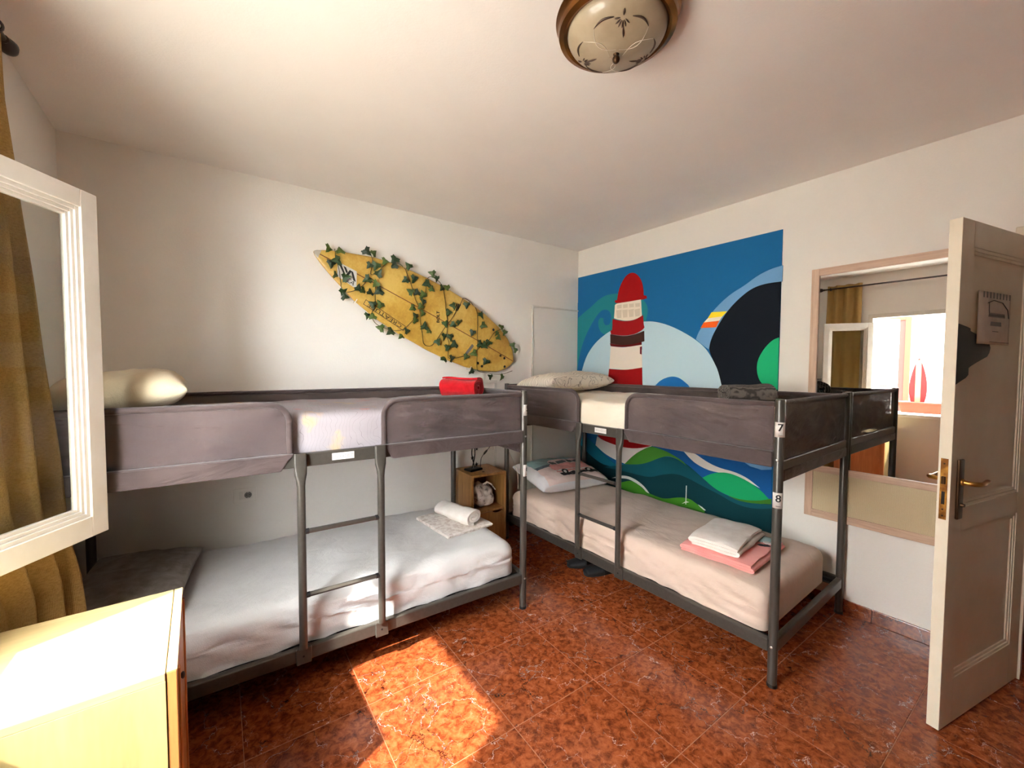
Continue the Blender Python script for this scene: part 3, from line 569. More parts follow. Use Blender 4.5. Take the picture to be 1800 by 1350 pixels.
def make_bed(label, mw, digits, dig_ang, sd):
    b = thing('bunk_bed', label, 'bunk bed', mw, 'grey metal bunk beds')
    F = lambda l, z, d: Vector((l, d, z))
    for (x, y, nm) in ((0, 0, 1), (0, BW, 0), (-BL, 0, 0), (-BL, BW, 0)):
        po = MB().lathe([(PR, 0.012), (PR, PH-0.006), (PR-0.002, PH-0.001), (PR*0.5, PH)], 20, TR(x, y, 0)).build('post', 'post_metal', b, smooth=40)
        MB().lathe([(PR+0.0015, 0), (PR+0.0015, 0.014), (PR-0.002, 0.016)], 20, TR(x, y, 0)).build('foot_cap', 'black_plastic', po, smooth=40)
        sy = -1 if y == 0 else 1
        for zz in (1.036, 0.187):
            MB().lathe([(0.0055, 0), (0.0055, 0.002), (0.003, 0.0035)], 10, TR(x, y+sy*PR*0.97, zz, 0, R_(90)*(1 if sy < 0 else -1))).build('screw', 'screw_metal', po, smooth=40)
    # rails
    for y0, y1, nm in ((-0.016, 0.014, 'front'), (BW-0.014, BW+0.016, 'back')):
        MB().box(-BL+PR*0.8, -PR*0.8, y0, y1, 0.157, 0.215).build('lower_rail', 'bed_metal', b, bevel=0.006, seg=3)
        MB().box(-BL+PR*0.8, -PR*0.8, y0, y1, 1.009, 1.067).build('upper_rail', 'bed_metal', b, bevel=0.006, seg=3)
    for x in (0, -BL):
        MB().box(x-0.014, x+0.014, PR*0.8, BW-PR*0.8, 0.157, 0.215).build('end_rail', 'bed_metal', b, bevel=0.006, seg=3)
        MB().box(x-0.012, x+0.012, PR*0.8, BW-PR*0.8, 0.985, 1.03).build('end_rail', 'bed_metal', b, bevel=0.006, seg=3)
    # mattress supports: slatted base
    for z in (0.196, 1.022):
        for yy in (0.03, BW-0.045): MB().box(-BL+0.015, -0.015, yy, yy+0.018, z-0.012, z+0.006).build('base_bar', 'black_metal', b)
        sm = MB().box(-0.024, 0.024, 0.03, BW-0.03, 0, 0.008).mesh('base_slat', 'black_metal')
        for k in range(17): link('base_slat', sm, b, mw=TR(-0.12-k*0.112, 0, z+0.006))
    # fabric guard panels
    gl0, gl1 = -BL/2-LX-0.036, -BL/2+LX+0.026
    rc = 0.075
    for nm, l0, l1, ra, rb_ in (('left', -BL+PR, gl0, 0, rc), ('right', gl1, -PR, rc, 0)):
        panel_fabric(l0+0.004, l1-0.004, 1.06, 1.278, ra, rb_, F, sd+(3 if ra else 0)).build('guard_panel', 'mesh_panel', b, smooth=60, solid=0.002)
        if rb_: path = [(l0, 1.281)]+[(l1-rc, 1.281)]+arc(l1-rc, 1.281-rc, rc, R_(90), 0)[1:]+[(l1, 1.045)]
        else: path = [(l1, 1.281)]+[(l0+rc, 1.281)]+arc(l0+rc, 1.281-rc, rc, R_(90), R_(180))[1:]+[(l0, 1.045)]
        MB().tube([(a, 0, c) for a, c in path], 0.0125, 10).build('guard_tube', 'panel_binding', b, smooth=50)
        # band of fabric round the rail, its inner end cut in a curve
        if rb_: ol = [(l0, 1.001), (l1-0.035, 1.001), (l1-0.028, 1.012), (l1-0.012, 1.04), (l1+0.012, 1.064), (l1+0.012, 1.072), (l0, 1.072)]
        else: ol = [(l1, 1.001), (l0+0.035, 1.001), (l0+0.028, 1.012), (l0+0.012, 1.04), (l0-0.012, 1.064), (l0-0.012, 1.072), (l1, 1.072)]
        MB().prism(ol, lambda a, c, t_: Vector((a, t_, c)), -0.0225, 0.017).build('rail_sleeve', 'panel_binding', b, bevel=0.004)
        # stitched seam
        MB().tube([(l0+0.02, -0.0225, 1.066), (l1-0.02, -0.0225, 1.066)], 0.0022, 6).build('seam', 'panel_binding', b)
    FB = lambda l, z, d: Vector((l, BW-d, z))
    panel_fabric(-BL+PR, -PR, 1.0, 1.278, 0, 0, FB, sd+7).build('guard_panel', 'mesh_panel', b, smooth=60, solid=0.002)
    MB().tube([(-BL+0.01, BW, 1.281), (-0.01, BW, 1.281)], 0.0125, 10).build('guard_tube', 'panel_binding', b, smooth=50)
    for x, sg in ((0, -1), (-BL, 1)):
        FE = lambda l, z, d: Vector((x+sg*d, l, z))
        panel_fabric(PR, BW-PR, 0.965, 1.285, 0, 0, FE, sd+9+sg, 70, 30).build('guard_panel', 'mesh_panel', b, smooth=60, solid=0.002)
        MB().tube([(x, 0.01, 1.288), (x, BW-0.01, 1.288)], 0.0125, 10).build('guard_tube', 'panel_binding', b, smooth=50)
        MB().rbox((0.016, BW/2-PR, 0.027), 0.008, (1, 10, 1), None, (x, BW/2, 0.962)).build('rail_sleeve', 'panel_binding', b, smooth=50)
    # ladder
    for s_ in (-1, 1):
        x = -BL/2+s_*LX; rings = []
        for z, hw, hd, yc, pw in ((1.073, 0.024, 0.010, -0.027, 5), (1.02, 0.025, 0.011, -0.028, 5), (0.985, 0.024, 0.013, -0.030, 3.5), (0.955, 0.0185, 0.0165, -0.033, 2.4), (0.93, 0.0165, 0.0165, -0.034, 2), (0.60, 0.0165, 0.0165, -0.034, 2), (0.25, 0.0165, 0.0165, -0.034, 2), (0.222, 0.017, 0.013, -0.030, 2.4)):
            g = []
            for k in range(20):
                a = 2*math.pi*k/20; c_, s2 = math.cos(a), math.sin(a)
                g.append((x+hw*math.copysign(abs(c_)**(2/pw), c_), yc+hd*math.copysign(abs(s2)**(2/pw), s2), z))
            rings.append(g)
        up_ = MB().loft(rings).build('ladder_upright', 'bed_metal', b, smooth=45)
        br = MB().box(x-0.028, x+0.032, -0.029, -0.015, 0.152, 0.222).build('ladder_bracket', 'bed_metal', up_, bevel=0.003)
        MB().lathe([(0.0045, 0), (0.0045, 0.0015), (0.002, 0.0025)], 10, TR(x, -0.0285, 0.187, 0, R_(90))).build('bolt', 'black_metal', up_, smooth=40)
    for z in (0.735, 0.457):
        rg = MB().tube([(-BL/2-LX, -0.034, z), (-BL/2+LX, -0.034, z)], 0.0105, 6).build('rung', 'bed_metal', b, smooth=60)
        for s_ in (-1, 1): MB().tube([(-BL/2+s_*(LX-0.012), -0.034, z), (-BL/2+s_*(LX-0.028), -0.034, z)], 0.0125, 8).build('collar', 'black_plastic', rg)
    # maker's label on the top rail
    lb = MB().box(-1.056, -0.962, -0.0168, -0.016, 1.025, 1.056).build('product_label', 'sticker_white', b)
    random.seed(3)
    mb = MB(); xx = -1.045
    for k, (w_, h_) in enumerate(((.016, .008), (.006, .005), (.004, .004), (.005, .014), (.010, .010), (.010, .011))):
        zc = 1.040; mb.box(xx, xx+w_, -0.0171, -0.0168, zc-h_/2, zc-h_/2+0.0015).box(xx, xx+w_, -0.0171, -0.0168, zc+h_/2-0.0015, zc+h_/2).box(xx, xx+0.0015, -0.0171, -0.0168, zc-h_/2, zc+h_/2); xx += w_+0.006
    mb.build('label_print', 'sticker_grey', lb)
    # number stickers wrapped on the front end post
    for dg, z0, z1 in digits:
        rr = PR+0.0006; a0, a1 = dig_ang-R_(75), dig_ang+R_(75)
        st = MB().grid(lambda u, v: Vector((rr*math.cos(a0+(a1-a0)*u), rr*math.sin(a0+(a1-a0)*u), z0+(z1-z0)*v)), 16, 2).build('number_sticker', 'sticker_white', b, smooth=60, solid=0.0006)
        r3 = rr+0.0008; zc = z0+(z1-z0)*0.62
        wrap = lambda x, y: Vector((r3*math.cos(dig_ang+x/r3), r3*math.sin(dig_ang+x/r3), zc+y))
        for dx, dy in ((0, 0), (0.0012, 0), (-0.0012, 0), (0, 0.0008)):
            if dx == dy == 0: vs_, fs_ = text_polys(dg, 0.046, 0.005); mb = MB()
            mb.add([wrap(v.x+dx, v.y+dy) for v in vs_], fs_)
        mb.build('digit', 'ink', st)
        MB().grid(lambda u, v: Vector(((r3)*math.cos(dig_ang-0.45+0.9*u), (r3)*math.sin(dig_ang-0.45+0.9*u), z0+0.009+0.0025*v)), 6, 1).build('caption_line', 'sticker_grey', st)
    return b
bedA = make_bed('metal bunk bed numbered 5 and 6 standing along the surfboard wall', B1, (('5', 1.158, 1.222), ('6', 0.800, 0.868)), R_(-52), 1.0)
bedB = make_bed('metal bunk bed numbered 7 and 8 standing along the lighthouse mural', B2, (('7', 1.138, 1.204), ('8', 0.821, 0.891)), R_(-62), 20.0)

# ------------------------------------------------------------------ mattresses
def mattress(label, M, x0, x1, y0, y1, z0, z1, mat, r, sd, folds, group='sheeted mattresses'):
    h = ((x1-x0)/2, (y1-y0)/2, (z1-z0)/2); c = ((x0+x1)/2, (y0+y1)/2, (z0+z1)/2)
    def disp(p, n_):
        top = max(0, n_.z) if abs(p.z) > h[2]-r*1.05 else 0
        k = 0.005*nz(p.x*2.2+sd, p.y*2.2, sd)+0.005*nz(p.x*7+sd, p.y*5+p.x*2, sd)+0.007*abs(nz(p.x*5+p.y*4+sd, p.y*9-p.x*5, 3))
        if p.z > h[2]-r: p = p+Vector((0, 0, k*1.4))
        front = (-p.y-(h[1]-r))/r
        if front > 0:
            s_ = folds*(0.006*math.sin(p.x*17+p.z*42+4*nz(p.x*2, p.z*5, sd))+0.007*nz(p.x*4+p.z*9+sd, p.z*24-p.x*4, sd))*min(1, front)
            p = p+Vector((0, abs(s_), 0))
            # crown: edge falls a little at the ends
        ex = max(0, (abs(p.x)-(h[0]-0.16))/0.16); ey = max(0, (abs(p.y)-(h[1]-0.14))/0.14)
        if p.z > 0: p = p-Vector((0, 0, 0.018*ex*ex+0.010*ey*ey))
        return p
    o = MB().rbox(h, r, (70, 30, 7), disp, (0, 0, h[2]), True).build('mattress', mat, None, smooth=70, mw=M @ TR(c[0], c[1], z0))
    return tag(o, label, 'mattress', group)
mattress('upper mattress in a pastel sketch-print sheet on bunk bed number 5', B1, -BL+0.035, -0.035, 0.024, BW-0.03, 1.037, 1.236, 'sheet_sketch_print', 0.045, 1.3, 0.5)
mattress('lower mattress in a plain white sheet on bunk bed number 6', B1, -BL+0.035, -0.03, 0.017, BW-0.03, 0.2105, 0.408, 'sheet_white', 0.075, 4.2, 1.9)
mattress('upper mattress in a plain cream sheet on bunk bed number 7', B2, -BL+0.035, -0.035, 0.024, BW-0.03, 1.037, 1.226, 'sheet_cream', 0.035, 7.7, 0.25)
mattress('lower mattress in a plain beige sheet on bunk bed number 8', B2, -BL+0.03, -0.045, 0.017, 0.835, 0.2105, 0.412, 'sheet_beige', 0.045, 9.1, 1.7)

# ------------------------------------------------------------------ pillows
def pillow_fn(a, b, h, sd, sharp=3.2):
    def f(u, v, sgn):
        x = a*u*(1-0.07*(1-v*v)*abs(u)); y = b*v*(1-0.06*(1-u*u)*abs(v))
        e_ = max(0, (1-abs(u)**sharp))*max(0, (1-abs(v)**sharp)); z = h*e_**0.36*(1 if sgn > 0 else 0.8)
        wr = 0.010*nz(u*3+sd, v*3, sd)+0.007*nz(u*6-v*3+sd, v*5, sd)+0.009*abs(nz(u*4+sd*2, v*8, sd))
        return Vector((x, y, sgn*(z+min(1, e_*3)*wr*(1 if sgn > 0 else 0.3))))
    return f
def pillow_mesh(f, n=28):
    vs = []; fs = []; idx = {}
    for sg in (1, -1):
        for i in range(n+1):
            for j in range(n+1):
                bd = i in (0, n) or j in (0, n); key = (i, j, 0 if bd else sg)
                if key in idx: continue
                u = math.sin((2*i/n-1)*math.pi/2); v = math.sin((2*j/n-1)*math.pi/2)
                idx[key] = len(vs); p = f(u, v, sg)
                if bd: p = Vector((p.x, p.y, 0))
                vs.append(p)
        g = lambda i, j: idx[(i, j, 0 if (i in (0, n) or j in (0, n)) else sg)]
        for i in range(n):
            for j in range(n): fs.append((g(i, j), g(i+1, j), g(i+1, j+1), g(i, j+1)))
    return MB().add(vs, fs)
def pillow(label, mat, M, a, b, h, sd, n=28):
    f = pillow_fn(a, b, h, sd)
    o = pillow_mesh(f, n).build('pillow', mat, None, smooth=70, mw=M); return tag(o, label, 'pillow', 'bed pillows'), f
pillow('plump cream pillow at the head of upper bunk 5', 'pillow_cream', B1 @ TR(-1.80, 0.47, 1.325, R_(4), 0, R_(-6)), 0.21, 0.37, 0.092, 3.1)
pillow('flat grey pillow at the head of lower bunk 6', 'pillow_grey', B1 @ TR(-1.80, 0.48, 0.462, R_(-4), 0, R_(4)), 0.21, 0.35, 0.05, 8.4)
pillow('off-white pillow with a leaf line print on upper bunk 7', 'pillow_leaf_print', B2 @ TR(-1.78, 0.45, 1.308, R_(5), 0, R_(-5)), 0.20, 0.40, 0.085, 5.6)
# van-print pillow with open white end
a_, b_, h_ = 0.22, 0.36, 0.085
MP = B2 @ TR(-1.79, 0.40, 0.530, R_(-3), R_(-3), R_(13))
f4 = pillow_fn(a_, b_, h_, 2.2)
p4 = thing('pillow', 'pillow printed with a pink camper van at the head of lower bunk 8', 'pillow', MP, 'bed pillows')
pillow_mesh(f4, 64).build('pillow_body', 'pillowcase_white', p4, smooth=70)
def decal(nm, pts, mat, lift, sub=5):
    """print on the pillow top: pts in (s,t) 0..1: s along the length (towards the wall), t down the visible face"""
    bm = bmesh.new(); vv = [bm.verts.new((p[0], p[1], 0)) for p in pts]; tri = tessellate_polygon([[Vector((p[0], p[1], 0)) for p in pts]])
    for q in tri:
        try: bm.faces.new([vv[i] for i in q])
        except ValueError: pass
    for _ in range(sub):
        ed = [e_ for e_ in bm.edges if e_.calc_length() > 0.03]
        if not ed: break
        bmesh.ops.subdivide_edges(bm, edges=ed, cuts=1, use_grid_fill=False); bmesh.ops.triangulate(bm, faces=bm.faces[:])
    vs_ = []
    for v in bm.verts:
        u_ = -0.97+1.94*v.co.y; w_ = -0.86+1.80*v.co.x
        p = f4(u_, w_, 1); vs_.append(p+Vector((0, 0, lift+0.0015)))
    bm.verts.index_update(); fs_ = [tuple(x.index for x in fc.verts) for fc in bm.faces]; bm.free()
    return MB().add(vs_, fs_).build(nm, mat, p4, smooth=70)
decal('printed_sky', [(0, 0), (1, 0), (1, .5), (0, .5)], 'print_teal', 0.0012)
decal('printed_ground', [(0, .5), (1, .5), (1, 1), (0, 1)], 'print_sand', 0.0012)
decal('printed_band', [(0, .44), (1, .40), (1, .50), (0, .55)], 'print_navy', 0.0022)
decal('van_body', [(.22, .50), (.26, .46), (.86, .44), (.90, .50), (.90, .74), (.22, .78)], 'print_pink', 0.0032)
decal('van_roof', [(.27, .47), (.30, .30), (.36, .24), (.82, .22), (.87, .28), (.88, .45)], 'print_sand', 0.0032)
for q in ((.30, .33, .10), (.43, .32, .13), (.59, .31, .12), (.74, .30, .11)): decal('van_window', [(q[0], q[1]), (q[0]+q[2], q[1]-.01), (q[0]+q[2], q[1]+.12), (q[0]-.005, q[1]+.13)], 'print_glass', 0.0042)
for cx in (.36, .78):
    decal('van_wheel', [(cx+.055*math.cos(k*math.pi/6), .77+.075*math.sin(k*math.pi/6)) for k in range(12)], 'print_dark', 0.0046)
    decal('wheel_hub', [(cx+.025*math.cos(k*math.pi/4), .77+.034*math.sin(k*math.pi/4)) for k in range(8)], 'print_white', 0.0056)
decal('van_shadow', [(.25, .80), (.92, .76), (.95, .84), (.28, .88)], 'print_dark', 0.0026)
decal('van_bumper', [(.20, .71), (.91, .67), (.91, .70), (.20, .74)], 'print_white', 0.0040)

# ------------------------------------------------------------------ towels and folded linen
def spiral(r0, turns, pitch, n=26, a0=0.0, sq=1.0):
    out = []
    for k in range(int(turns*n)+1):
        a = 2*math.pi*k/n; r = r0+pitch*a/(2*math.pi); out.append((r*math.cos(a+a0), r*math.sin(a+a0)*sq))
    return out
def roll(name, label, mat, M, R, length, pitch, sd, group, sq=0.92, amp=0.006, tail=0.0):
    turns = (R-0.010)/pitch; path = spiral(0.010, turns, pitch, 26, R_(200), sq)
    if tail: lx, lz = path[-1]; path += [(lx+tail*k/4, lz-0.0) for k in range(1, 5)]
    zmin = min(b for a, b in path)-pitch*0.4
    def disp(p):
        k = 1+0.05*nz(p.y*6+sd, p.x*5, p.z*5); q = Vector((p.x*k, p.y+0.01*nz(p.x*14+sd, p.z*14, 2), (p.z-zmin)*k))
        return q+Vector((amp*nz(p.y*9+sd, p.z*9, p.x*7), 0, max(0, amp*nz(p.y*8, p.x*9+sd, p.z*9))))
    o = MB().strip(path, pitch*0.66, -length/2, length/2, 14, disp).build(name, mat, None, smooth=60, mw=M); return tag(o, label, 'towel', group)
roll('rolled_towel', 'bright red towel rolled up on upper bunk 5', 'towel_red', B1 @ TR(-0.165, 0.48, 1.238, R_(33)), 0.070, 0.26, 0.0160, 3.0, 'rolled towels', amp=0.012)
roll('rolled_towel', 'dark grey ribbed towel rolled up on upper bunk 7', 'towel_charcoal', B2 @ TR(-0.33, 0.44, 1.231, R_(-30)), 0.062, 0.28, 0.0160, 8.0, 'rolled towels', amp=0.010)
def fold(name, label, cat, mat, M, w_, d_, t_, layers, sd, group=None, amp=0.006):
    """serpentine folded cloth: w along x, d along y"""
    path = []; r = t_/2
    for k in range(layers):
        z = t_*0.55+k*t_; s_ = 1 if k % 2 == 0 else -1; sh_ = 0.010*nz(k*1.7, sd, 1); xs = [s_*(-w_/2+w_*i/12)+sh_ for i in range(13)]
        path += [(x, z+0.15*t_*nz(x*12, k+sd, 0)) for x in xs]
        if k < layers-1: path += [(s_*w_/2+sh_+s_*r*math.sin(R_(q)), z+r-r*math.cos(R_(q))) for q in (40, 90, 140)]
    top = layers*t_
    def disp(p):
        kx = (p.x/(w_/2))**2; ky = (p.y/(d_/2))**2
        z = p.z*(1-0.20*max(0, min(1, ky))**3-0.10*min(1, kx)**3)
        return Vector((p.x+amp*nz(p.y*7+sd, p.z*30, p.x*4), p.y*(1+0.02*nz(p.x*9+sd, p.z*40, 4))+amp*nz(p.x*8, p.z*25, sd), z+(p.z/top)*0.9*amp*nz(p.x*11+sd, p.y*11, 5)))
    o = MB().strip(path, t_*0.86, -d_/2, d_/2, 16, disp).build(name, mat, None, smooth=60, mw=M); return tag(o, label, cat, group)
fold('folded_sheet', 'thin fine-print folded sheet under the white towel on lower bunk 6', 'sheet', 'sheet_fine_print', B1 @ TR(-0.225, 0.47, 0.414, R_(96)), 0.40, 0.33, 0.008, 3, 2.0, amp=0.003)
roll('rolled_towel', 'white towel loosely rolled on the folded sheet of lower bunk 6', 'towel_white', B1 @ TR(-0.21, 0.44, 0.436, R_(17)), 0.062, 0.31, 0.0235, 12.0, 'rolled towels', sq=0.72, amp=0.020)
fo = fold('folded_duvet_cover', 'pink printed folded bed linen under the white towel on lower bunk 8', 'bed linen', 'sheet_pink', B2 @ TR(-0.345, 0.345, 0.418, R_(3)), 0.36, 0.46, 0.016, 3, 5.0, amp=0.007)
for nm, pts, mt in (('printed_patch', [(-.05, -.236), (.09, -.236), (.10, -.205), (.02, -.195), (-.04, -.21)], 'print_dark'),):
    pass
def patch(nm, mat, cx, cy_, rx, ry, z, rot=0):
    return MB().grid(lambda u, v: Vector((cx+rx*(2*u-1)*math.cos(rot)-ry*(2*v-1)*math.sin(rot), cy_+rx*(2*u-1)*math.sin(rot)+ry*(2*v-1)*math.cos(rot)*math.sqrt(max(0.05, 1-(2*u-1)**2*0.8)), z+0.002*nz(u*5, v*5, 1))), 8, 4).build(nm, mat, fo, smooth=60, solid=0.001)
patch('printed_shape', 'print_teal', 0.10, 0.15, 0.07, 0.05, 0.050, 0.4); patch('printed_shape', 'print_teal', -0.12, 0.19, 0.05, 0.035, 0.050); patch('printed_shape', 'print_dark', 0.14, 0.06, 0.03, 0.015, 0.0505, 0.6); patch('printed_shape', 'print_white', 0.15, 0.11, 0.03, 0.02, 0.051, 0.2)
fold('folded_towel', 'thick white folded towel on the pink linen of lower bunk 8', 'towel', 'towel_white', B2 @ TR(-0.365, 0.325, 0.466, R_(6)), 0.23, 0.40, 0.021, 3, 9.0, amp=0.009)
# ------------------------------------------------------------------ surfboard with ivy on the back wall
LEAVES=[(0.069,0.059),(0.133,0.088),(0.135,0.008),(0.118,-0.028),(0.17,-0.081),(0.229,-0.066),(0.257,-0.156),(0.28,-0.178),(0.328,-0.09),(0.362,-0.09),(0.288,0.177),(0.331,0.194),(0.333,0.09),(0.372,0.108),(0.405,0.07),(0.356,-0.007),(0.416,-0.008),(0.405,-0.077),(0.456,-0.043),(0.453,-0.144),(0.498,-0.12),(0.463,-0.227),(0.492,-0.212),(0.417,0.176),(0.484,0.183),(0.475,0.229),(0.582,0.245),(0.594,0.126),(0.652,0.173),(0.655,0.068),(0.705,0.087),(0.752,0.097),(0.765,0.292),(0.822,0.279),(0.748,0.187),(0.8,0.169),(0.876,0.224),(0.917,0.257),(0.773,0.047),(0.72,-0.032),(0.768,0.005),(0.758,-0.078),(0.806,-0.03),(0.774,-0.102),(0.853,-0.112),(0.9,-0.127),(0.574,-0.263),(0.647,-0.26),(0.736,-0.246),(0.75,-0.202),(0.998,0.141),(1.118,0.208),(0.993,0.08),(0.999,-0.021),(1.063,0.006),(1.104,0.044),(0.996,-0.17),(1.037,-0.11),(1.08,-0.093),(1.09,-0.176),(1.134,-0.13),(1.113,-0.256),(1.165,-0.233),(1.249,0.029),(1.273,0.202),(1.319,0.13),(1.509,0.214),(1.55,0.178),(1.498,0.108),(1.473,0.133),(1.354,-0.022),(1.393,-0.016),(1.426,0.024),(1.332,-0.116),(1.27,-0.174),(1.464,-0.131),(1.384,-0.25),(1.561,-0.222),(1.684,-0.18),(1.674,0.123),(1.71,0.096)]
VINES=[[(0.103,0.084),(0.12,0.039),(0.145,0.004),(0.186,-0.051),(0.221,-0.112),(0.263,-0.148),(0.308,-0.122),(0.348,-0.058),(0.366,0.015),(0.412,0.0),(0.452,-0.082),(0.473,-0.144),(0.482,-0.201),(0.524,-0.242),(0.589,-0.25),(0.667,-0.237),(0.719,-0.206),(0.754,-0.134),(0.767,-0.084)],[(0.254,0.166),(0.315,0.184),(0.347,0.119),(0.364,0.045),(0.395,0.064),(0.418,0.131),(0.444,0.19),(0.513,0.228),(0.568,0.212),(0.616,0.152),(0.661,0.112),(0.713,0.042),(0.764,0.003),(0.808,-0.074),(0.861,-0.158),(0.906,-0.224),(0.955,-0.228),(0.985,-0.186),(1.003,-0.087),(1.025,-0.008),(1.049,0.098),(1.061,0.175),(1.083,0.259),(1.148,0.264),(1.215,0.234),(1.259,0.148),(1.332,-0.021),(1.418,-0.208),(1.531,-0.202),(1.673,-0.154),(1.765,-0.083)],[(0.772,0.119),(0.754,0.188),(0.759,0.259),(0.81,0.278),(0.874,0.258),(0.92,0.179),(0.957,0.107),(1.012,0.021),(1.048,-0.076),(1.092,-0.135),(1.142,-0.237),(1.217,-0.204),(1.275,-0.154)],[(1.516,0.205),(1.456,0.137),(1.423,0.047),(1.381,-0.021),(1.327,-0.119)]]
SBN = Vector((0.038, WY-0.012, 2.184)); SBA = R_(-23.393)
SBM = Matrix.Translation(SBN) @ Matrix.Rotation(-SBA, 4, 'Y')      # local x along the board, z across, y into the wall
SBL = 1.752
HW = [(0, 0.004), (.012, .018), (.066, .052), (.162, .098), (.25, .134), (.34, .171), (.508, .216), (.723, .243), (.963, .258), (1.165, .254), (1.323, .240), (1.491, .205), (1.62, .155), (1.70, .095), (1.735, .045), (1.752, .006)]
def hw(x):
    for (a, p), (b, q) in zip(HW, HW[1:]):
        if a <= x <= b:
            k = (x-a)/(b-a); return p+(q-p)*k
    return 0.003
def sb_thick(x): s_ = x/SBL; return 0.058*(max(0.0, math.sin(math.pi*(0.04+0.93*s_))))**0.6+0.004
def sb_front(x, z):
    """y of the deck at x, z (negative = into the room)"""
    w_ = max(hw(x), 0.004); k = min(1, abs(z)/w_); th = sb_thick(x); rk = 0.03*(1-x/0.9)**2 if x < 0.9 else 0.012*((x-0.9)/0.85)**2
    return -(0.016+rk*0.3)-th*(0.5+0.5*math.sqrt(max(0, 1-k**3.2)))
sbd = thing('surfboard', 'worn yellow surfboard hung slanting on the wall above bunk 5', 'surfboard', SBM)
rings = []
xs = [0, .004, .012, .03, .066, .11, .162, .25, .34, .42, .508, .62, .723, .85, .963, 1.06, 1.165, 1.25, 1.323, 1.41, 1.491, 1.56, 1.62, 1.665, 1.70, 1.72, 1.735, 1.745, 1.752]
for x in xs:
    w_ = hw(x); th = sb_thick(x); g = []
    for k in range(28):
        a = 2*math.pi*k/28; c_, s_ = math.cos(a), math.sin(a); z = w_*math.copysign(abs(c_)**0.8, c_)
        yf = sb_front(x, z); yb = yf if False else -(0.016+(0.03*(1-x/0.9)**2 if x < 0.9 else 0.012*((x-0.9)/0.85)**2)*0.3)-th*0.5+th*0.5*abs(s_)**0.9
        y = (-(0.016+(0.03*(1-x/0.9)**2 if x < 0.9 else 0.012*((x-0.9)/0.85)**2)*0.3)-th*0.5-th*0.5*abs(s_)**0.9) if s_ >= 0 else yb
        g.append((x, y, z))
    rings.append(g)
MB().loft(rings).build('board', 'board_yellow', sbd, smooth=60)
def sbp(x, z, lift=0.002):
    w_ = hw(x); th = sb_thick(x); c_ = min(1, (abs(z)/max(w_, .004)))**1.25; s_ = math.sqrt(max(0, 1-c_*c_))
    rk = (0.03*(1-x/0.9)**2 if x < 0.9 else 0.012*((x-0.9)/0.85)**2)*0.3
    return Vector((x, -(0.016+rk)-th*0.5-th*0.5*s_**0.9-lift, z))
MB().grid(lambda u, v: sbp(0.012+1.73*u, 0.006*(v-0.5), 0.0008), 60, 1).build('stringer', 'board_line', sbd, solid=0.0006)
MB().grid(lambda u, v: sbp(0.001+0.035*u, 0.9*hw(0.001+0.035*u)*(2*v-1), 0.0015), 6, 6).build('nose_guard', 'nose_grey', sbd, solid=0.001)
def sticker(nm, pts, mat, lift):
    bm = bmesh.new(); vv = [bm.verts.new((a, b, 0)) for a, b in pts]
    for q in tessellate_polygon([[Vector((a, b, 0)) for a, b in pts]]): bm.faces.new([vv[i] for i in q])
    for _ in range(3):
        ed = [e_ for e_ in bm.edges if e_.calc_length() > 0.03]
        if ed: bmesh.ops.subdivide_edges(bm, edges=ed, cuts=1); bmesh.ops.triangulate(bm, faces=bm.faces[:])
    bm.verts.index_update(); vs_ = [sbp(v.co.x, v.co.y, lift) for v in bm.verts]; fs_ = [tuple(v.index for v in f_.verts) for f_ in bm.faces]; bm.free()
    return MB().add(vs_, fs_).build(nm, mat, sbd)
def quadfn(c, ex, ey): return lambda x, y: (c[0]+ex[0]*x+ey[0]*y, c[1]+ex[1]*x+ey[1]*y)
# white hexagon decal with block letters
st1 = sticker('logo_decal', [(.150, .004), (.168, .012), (.279, .014), (.318, -.084), (.300, -.094), (.184, -.078)], 'sticker_white', 0.002)
dv = Vector((.142, .008)); down = Vector((.036, -.096))
def rv(x, y):   # unit square on the decal: x right, y up from its lower left
    p = Vector((.184, -.078))+Vector((.132, -.008))*x+Vector((-.034, .086))*y; return (p.x, p.y)
for nm, q in (('letter_stroke', [(.03, .98), (.20, .98), (.44, .40), (.36, .32)]), ('letter_stroke', [(.30, .98), (.44, .98), (.54, .72), (.46, .58)]), ('letter_stroke', [(.42, .40), (.64, .96), (.76, .96), (.50, .32)]), ('letter_stroke', [(.70, .96), (.82, .96), (.98, .36), (.84, .36)])):
    sticker(nm, [rv(*p) for p in q], 'ink', 0.003)
lettering('lettering', 'CA', 0.052, 'ink', lambda x, y: sbp(*Vector((0.268+0.9*x+0.25*y, -0.071-0.1*x+0.8*y)), 0.003), sbd)
# long outlined name decal, upside down along the lower rail
cc = Vector((.568, -.170)); ex = Vector((-.99, .126)); ey = Vector((-.05, -.99))
fnl = lambda x, y: sbp(*(cc+ex*x+ey*y), 0.0024)
for q in ([(-.165, .019), (.165, .019), (.165, .0155), (-.165, .0155)], [(-.165, -.019), (.165, -.019), (.165, -.0155), (-.165, -.0155)], [(-.165, -.019), (-.1615, -.019), (-.1615, .019), (-.165, .019)], [(.1615, -.019), (.165, -.019), (.165, .019), (.1615, .019)]):
    sticker('decal_outline', [tuple(cc+ex*a+ey*b) for a, b in q], 'ink', 0.0022)
lettering('lettering', 'CREATURE', 0.044, 'ink', lambda x, y: fnl(x*1.30, y*0.85), sbd)
cb_ = Vector((.935, .009)); exb = Vector((-.39, .92)); eyb = Vector((-.92, -.39))
for d_ in ((0, 0), (.0012, 0), (-.0012, 0), (0, .001)): lettering('lettering', 'BOLT', 0.036, 'ink', lambda x, y: sbp(*(cb_+exb*(x+d_[0])+eyb*(y+d_[1])), 0.0022), sbd)
